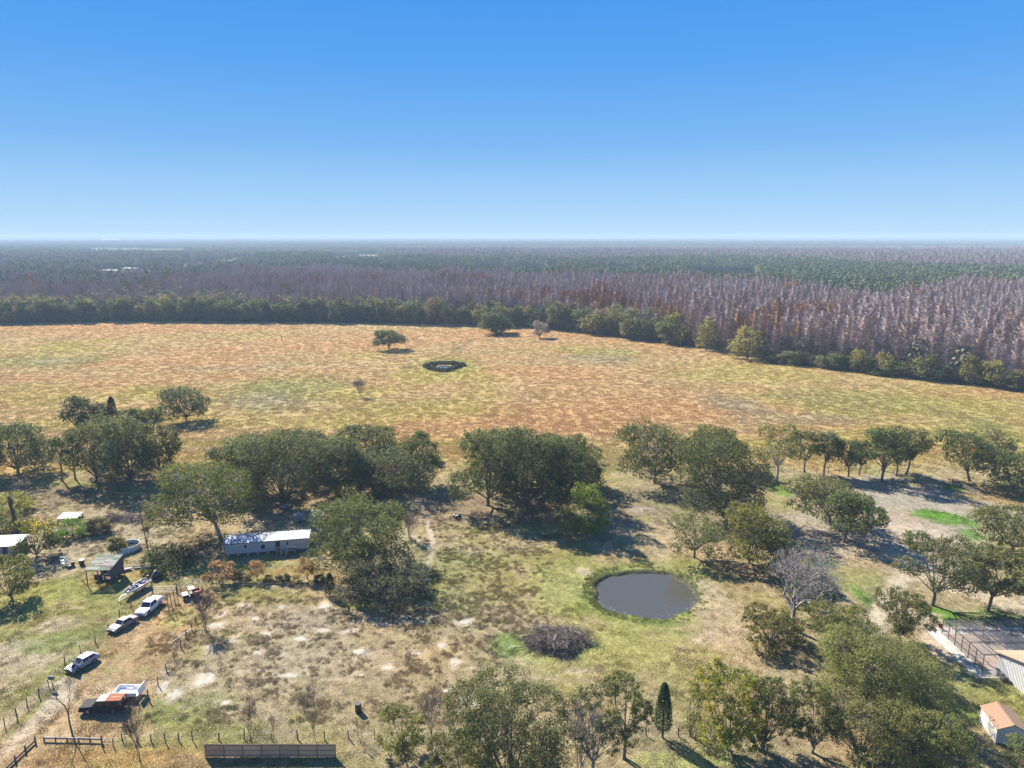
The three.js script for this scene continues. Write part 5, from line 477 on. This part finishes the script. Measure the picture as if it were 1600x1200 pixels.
{ // pipe gate and arched pipe frame
  const a = onGround(G(240, 928)), b = onGround(G(276, 927)), { mid, ry, len } = between(a, b), t = thing('pipe_gate', 'pale pipe gate across the drive behind the pickup', 'gate', mid, ry); for (const y of [.25, .6, .95, 1.35]) part('bar', bar([-len / 2, y, 0], [len / 2, y, 0], .035), M.pipe, t); for (const x of [-len / 2, 0, len / 2]) part('upright', bar([x, .2, 0], [x, 1.38, 0], .035), M.pipe, t); part('gate_post', bar([-len / 2 - .15, -.1, 0], [-len / 2 - .15, 2.4, 0], .1, 8), M.post, t); part('gate_post', bar([len / 2 + .15, -.1, 0], [len / 2 + .15, 1.7, 0], .1, 8), M.post, t);
  const c = onGround(G(282, 925)), d = onGround(G(322, 915)), q = between(c, d), u = thing('arched_pipe_frame', 'bowed metal pipe panel behind the utility buggy', 'pipe frame', q.mid, q.ry); for (const y of [.5, .95, 1.4]) { const cv = new THREE.QuadraticBezierCurve3(new THREE.Vector3(-q.len / 2, y, 0), new THREE.Vector3(0, y + .9, 0), new THREE.Vector3(q.len / 2, y, .5)); part('bar', new THREE.TubeGeometry(cv, 12, .04, 5), M.pipe, u); } for (const x of [-.5, 0, .5]) part('upright', bar([x * q.len, 0, .2], [x * q.len, 1.9 - Math.abs(x), .05], .05), M.post, u);
}
[[265, 960], [270, 955], [275, 950], [279, 944]].forEach((p, i) => { const g = onGround(G(...p)), t = thing('leaning_post', 'tall thin post in the short row beside the white pickup', 'post', g, 0, 'thin posts by the pipe gate'); part('shaft', bar([0, -.2, 0], [-.35, 3.1, -.3], .06, 6), M.post, t); part('cap', new THREE.SphereGeometry(.07, 8, 6).translate(-.35, 3.1, -.3), M.post, t); });
{ const p = onGround(G(228, 864)), t = thing('utility_pole', 'thin leaning dark pole beside the round stock tank', 'pole', p); const h = topH(228, 864, 788); part('shaft', bar([.7, -.3, 0], [-.55, h, 0], .11, 8, .08), M.woodDark, t); part('bracket', bx(.5, .08, .08, -.5, h - .5, 0), M.woodDark, t); part('wire', bar([-.55, h - .2, 0], [-18, h - 3.5, -6], .015, 4), M.black, t); }
{ const p = onGround(G(29, 832)), h = topH(29, 832, 776), W = new Buf(), r = rng(3); W.limb(bend([0, -.2, 0], [-.9, h, 0], r, .04, 6), [.5, .42, .38, .36, .34, .33, .2], 9); W.limb(bend([-.7, h * .8, 0], [.1, h * .95, .3], r, .1, 3), taper(.15, .05, 3), 5); const L = new Buf(); for (let i = 0; i < 500; i++) { const y = r() * h, a = r() * 6.283; L.leaf(-.9 * y / h + Math.cos(a) * .45, y, Math.sin(a) * .45, Math.cos(a), .3, Math.sin(a), .25, r, .06, .07, .035); } const t = thing('broken_trunk', 'tall broken dead trunk wrapped in vines in the scrub', 'tree', p); part('trunk', W.geo(false), M.bark, t); part('vines', L.geo(), leafMat, t); }
{ // round stock tank / above ground pool
  const p = onGround(G(201, 858)), t = thing('stock_tank', 'round white walled tank half filled with dark water', 'tank', p), R = 2.2, H = 1.15, pan = 18; for (let i = 0; i < pan; i++) { const a = i / pan * 6.2832, w = 2 * R * Math.tan(Math.PI / pan); part('wall_panel', bx(w - .02, H, .05, 0, 0, R).rotateY(a).translate(0, H / 2, 0), M.whiteMetal, t); part('upright', bx(.1, H + .04, .1, 0, 0, R * 1.012).rotateY(a + Math.PI / pan).translate(0, H / 2, 0), M.white, t); } part('rim', new THREE.TorusGeometry(R, .07, 6, 36).rotateX(Math.PI / 2).translate(0, H + .02, 0), M.white, t); part('water', new THREE.CircleGeometry(R - .05, 36).rotateX(-Math.PI / 2).translate(0, .5, 0), std([.03, .035, .035], .1), t);
}
{ const p = onGround(G(110, 810)), t = thing('table_slab', 'flat white panel lying in the scrub', 'panel', p, .1); part('sheet', bx(4.6, .1, 3.4, 0, .75, 0, 0, 0, .08), M.concrete, t); for (const [x, z] of [[-2, -1.4], [2, -1.4], [-2, 1.4], [2, 1.4]]) part('prop', bx(.15, .7, .15, x, .35, z), M.woodDark, t); }
function branchPile(name, label, px, py, rx, rz, h, n, seed, mats) { const p = onGround(G(px, py)), t = thing(name, label, 'brush pile', p), r = rng(seed), bufs = mats.map(() => new Buf()); for (let i = 0; i < n; i++) { const a = r() * 6.283, ragged = .68 + .62 * vn(a * 1.6 + seed, seed), q = Math.sqrt(r()) * (r() < .07 ? 1.3 : 1), top = h * Math.pow(Math.max(0, 1 - q * q), .55) * (.35 + 1.05 * vn(Math.cos(a) * q * 2.4 + 9, Math.sin(a) * q * 2.4 + seed)), y = Math.max(.08, top * (1 - .35 * r() * r())), x = Math.cos(a) * q * rx * ragged, z = Math.sin(a) * q * rz * ragged, l = (.5 + 1.5 * r() * r()) * Math.min(1.2, rx / 3.5), th = r() * 6.283, el = (r() - .45) * .9, dx = Math.cos(th) * l, dz = Math.sin(th) * l, R = .02 + .11 * r() * r() * r(); bufs[Math.floor(r() * r() * mats.length)].limb(bend([x - dx, Math.max(.03, y - el * l), z - dz], [x + dx, Math.max(.05, y + el * l), z + dz], r, .1, 3), [R, R, R * .7, R * .4], 4); } bufs.forEach((b, i) => part('branches', b.geo(false), mats[i], t)); const core = new THREE.IcosahedronGeometry(1, 3), P = core.attributes.position; for (let i = 0; i < P.count; i++) { const k = .55 + .4 * vn(P.getX(i) * 2.5 + 7, P.getZ(i) * 2.5 + P.getY(i)); P.setXYZ(i, P.getX(i) * rx * k * .85, Math.max(-.05, P.getY(i) * h * k * .6), P.getZ(i) * rz * k * .85); } core.computeVertexNormals(); part('core', core, M.woodDark, t); return t; }
branchPile('brush_pile', 'large heap of grey dead branches beside the pond', 867, 1005, 5.4, 3.7, 1.8, 1250, 5, [M.bark, std([.15, .115, .09], .95), std([.22, .18, .15], .95), std([.36, .30, .25], .95)]);
branchPile('branch_heap', 'dark fallen branches heaped in the scrub', 205, 812, 5, 2.4, .9, 260, 6, [M.bark, M.woodDark]); branchPile('branch_heap', 'smaller reddish branch heap beside the dark fallen branches', 178, 812, 2.2, 1.6, 1.3, 150, 7, [std([.16, .085, .07], .95), M.woodDark]);
{ const p = onGround(G(283, 1000)), t = thing('fallen_gate', 'old bent metal gate leaning in weeds at the drive fence', 'gate', p, 1.1); for (let i = 0; i < 5; i++) part('bar', bar([-1.9, .15 + i * .16, -.5 + i * .22], [1.9, .3 + i * .2, -.5 + i * .22], .04), M.pipe, t); for (const x of [-1.9, 0, 1.9]) part('brace', bar([x, .1, -.5], [x, 1.1, .45], .04), M.pipe, t); }
{ const p = onGround(G(77, 1075)), t = thing('sign_board', 'blank grey green sign board on the drive fence', 'sign', p.clone().add(new THREE.Vector3(.55, 0, .1))); part('board', bx(.9, .6, .05, 0, 1.55, 0), std([.10, .14, .15], .5), t); part('post', bx(.09, 1.6, .06, 0, .8, -.06), M.post, t); }
{ const simple = (name, label, cat, px, py, parts, ry = 0) => { const t = thing(name, label, cat, onGround(G(px, py)), ry); for (const [n, g, m] of parts) part(n, g, m, t); return t; };
  simple('black_barrel', 'black barrel standing alone on the dry yard', 'barrel', 560, 1112, [['drum', new THREE.LatheGeometry([[0, 0], [.42, 0], [.45, .3], [.43, .6], [.45, .9], [.42, 1.25], [.3, 1.28], [0, 1.28]].map(p => new THREE.Vector2(...p)), 14), M.black], ['lid', new THREE.CylinderGeometry(.44, .44, .08, 14).translate(0, 1.3, 0), M.black]]);
  simple('water_drum', 'dark drum with white lid near the pole shed', 'barrel', 128, 882, [['drum', new THREE.CylinderGeometry(.45, .45, 1, 14).translate(0, .5, 0), M.black], ['lid', new THREE.CylinderGeometry(.47, .47, .1, 14).translate(0, 1.05, 0), M.white]]); simple('dark_bin', 'small dark bin standing beside the white chairs', 'bin', 114, 884, [['bin', new THREE.CylinderGeometry(.36, .3, .9, 12).translate(0, .45, 0), std([.06, .03, .03], .7)], ['rim', new THREE.TorusGeometry(.36, .04, 6, 14).rotateX(Math.PI / 2).translate(0, .9, 0), M.black]]); simple('green_bin', 'dark green tub on the lawn edge', 'bin', 109, 887, [['tub', new THREE.CylinderGeometry(.42, .34, .5, 12).translate(0, .25, 0), std([.02, .04, .025], .7)], ['rim', new THREE.TorusGeometry(.42, .04, 6, 14).rotateX(Math.PI / 2).translate(0, .5, 0), M.black]]);
  simple('white_rack', 'white metal rack standing left of the pole shed', 'rack', 100, 884, [['frame', merge([bx(.08, 1.9, .08, -.55, .95, 0), bx(.08, 1.9, .08, .55, .95, 0), bx(1.2, .08, .08, 0, 1.85, 0)]), M.white], ['shelf', merge([bx(1.05, .05, .5, 0, .5, -.1), bx(1.05, .05, .5, 0, 1.1, -.1)]), M.white], ['back_panel', bx(.5, 1.5, .05, .15, .95, -.3), M.white]]);
  simple('tipped_tub', 'black tub tipped on the grass behind the boat', 'tub', 245, 904, [['tub', new THREE.CylinderGeometry(.9, .7, 1, 16).rotateZ(1.2).translate(0, .7, 0), M.black], ['rim', new THREE.TorusGeometry(.9, .06, 6, 20).rotateY(Math.PI / 2).rotateZ(-.37).translate(-.45, .85, 0), M.galv]]);
  simple('ride_on_mower', 'black lawn tractor with pale fenders on the track', 'lawn tractor', 715, 809, [['body', merge([rbx(.9, .5, .6, .35, .65, 0, .1), rbx(.7, .3, .8, -.4, .6, 0, .08)]), M.black], ['fender', merge([rbx(.7, .12, .3, -.45, .85, .45, .04), rbx(.7, .12, .3, -.45, .85, -.45, .04)]), M.white], ['seat', merge([rbx(.4, .14, .4, -.4, .95, 0, .05), rbx(.1, .35, .4, -.6, 1.15, 0, .04)]), M.black], ...[[.6, .25, .28], [.6, -.35, .28], [-.45, .5, .38], [-.45, -.5, .38]].map(([x, z, r]) => ['wheel', new THREE.CylinderGeometry(r, r, .22, 14).rotateX(Math.PI / 2).translate(x, r, z), M.tyre])], .6);
  simple('lawn_table', 'white table under the oaks behind the home', 'table', 401, 778, [['tabletop', rbx(2.2, .1, 1.2, 0, .95, 0, .04), M.white], ...[[-1, -.5], [1, -.5], [-1, .5], [1, .5]].map(([x, z]) => ['leg', bx(.08, .92, .08, x, .46, z), M.white])]); simple('junk_trailer', 'grey boxy trailer parked under the oaks behind the home', 'trailer', 468, 815, [['box', rbx(2.4, 1.6, 1.6, 0, 1.2, 0, .08), std([.28, .28, .31], .6, 0, { map: grime })], ['door', bx(.9, 1.3, .04, .3, 1.15, .82), std([.2, .2, .22], .6)], ['wheel', new THREE.CylinderGeometry(.32, .32, .22, 14).rotateX(Math.PI / 2).translate(0, .32, .82), M.tyre], ['wheel', new THREE.CylinderGeometry(.32, .32, .22, 14).rotateX(Math.PI / 2).translate(0, .32, -.82), M.tyre]], .3); simple('grey_shed', 'low grey shed partly hidden by the broad oak', 'shed', 496, 815, [['wall', bx(3, 2, 2.4, 0, 1, 0), std([.3, .28, .27], .8, 0, { map: grime })], ['roof', bx(3.3, .1, 2.8, 0, 2.1, 0, 0, 0, .1), M.galv]]); simple('blue_tarp_heap', 'bluish tarp draped over junk behind the home', 'tarp', 446, 792, [['tarp', new THREE.SphereGeometry(1, 14, 8, 0, 6.2832, 0, 1.6).scale(1.2, .9, .9), std([.24, .27, .34], .7)], ['crate', bx(1, .6, .8, .9, .3, .4), M.woodGrey]]);
  simple('timber_stack', 'grey planks stacked on the grass beside the pole shed', 'timber', 226, 886, Array.from({ length: 7 }, (_, i) => ['plank', bx(4.2, .12, .3, (i % 3) * .2, .1 + Math.floor(i / 3) * .14, (i % 3) * .36 - .3, (i - 3) * .03), M.woodGrey]), .2); simple('plank_pile', 'bluish boards piled at the end of the pole shed', 'timber', 190, 893, Array.from({ length: 6 }, (_, i) => ['plank', bx(2.6, .14, .35, .1 * i, .12 + Math.floor(i / 2) * .16, (i % 2) * .4 - .2, i * .06), std([.19, .19, .25], .7)]), .3);
  simple('white_stone', 'pale rock lying at the edge of the thicket', 'rock', 662, 908, [['rock', (() => { const g = new THREE.IcosahedronGeometry(.5, 2), P = g.attributes.position; for (let i = 0; i < P.count; i++) { const k = .75 + .5 * vn(P.getX(i) * 3 + 5, P.getZ(i) * 3 + P.getY(i) * 2); P.setXYZ(i, P.getX(i) * k, P.getY(i) * k * .7 + .25, P.getZ(i) * k); } g.computeVertexNormals(); return g; })(), M.concrete]]);
}
{ // a few cattle-sized dark posts far in the pasture: one lone fence post
  const p = G(440, 531), t = thing('lone_post', 'single dark post far out on the pasture', 'post', p); part('shaft', bar([0, -.2, 0], [.1, 1.9, 0], .25, 6), M.post, t); part('cap', new THREE.SphereGeometry(.26, 8, 6).translate(.1, 1.9, 0), M.post, t);
}

let tris = 0; scene.traverse(o => { if (o.isMesh) { tris += (o.geometry.index ? o.geometry.index.count : o.geometry.attributes.position.count) / 3; o.castShadow = true; o.receiveShadow = true; } });
console.log('triangles', Math.round(tris), 'top', scene.children.length);
renderer.render(scene, camera);
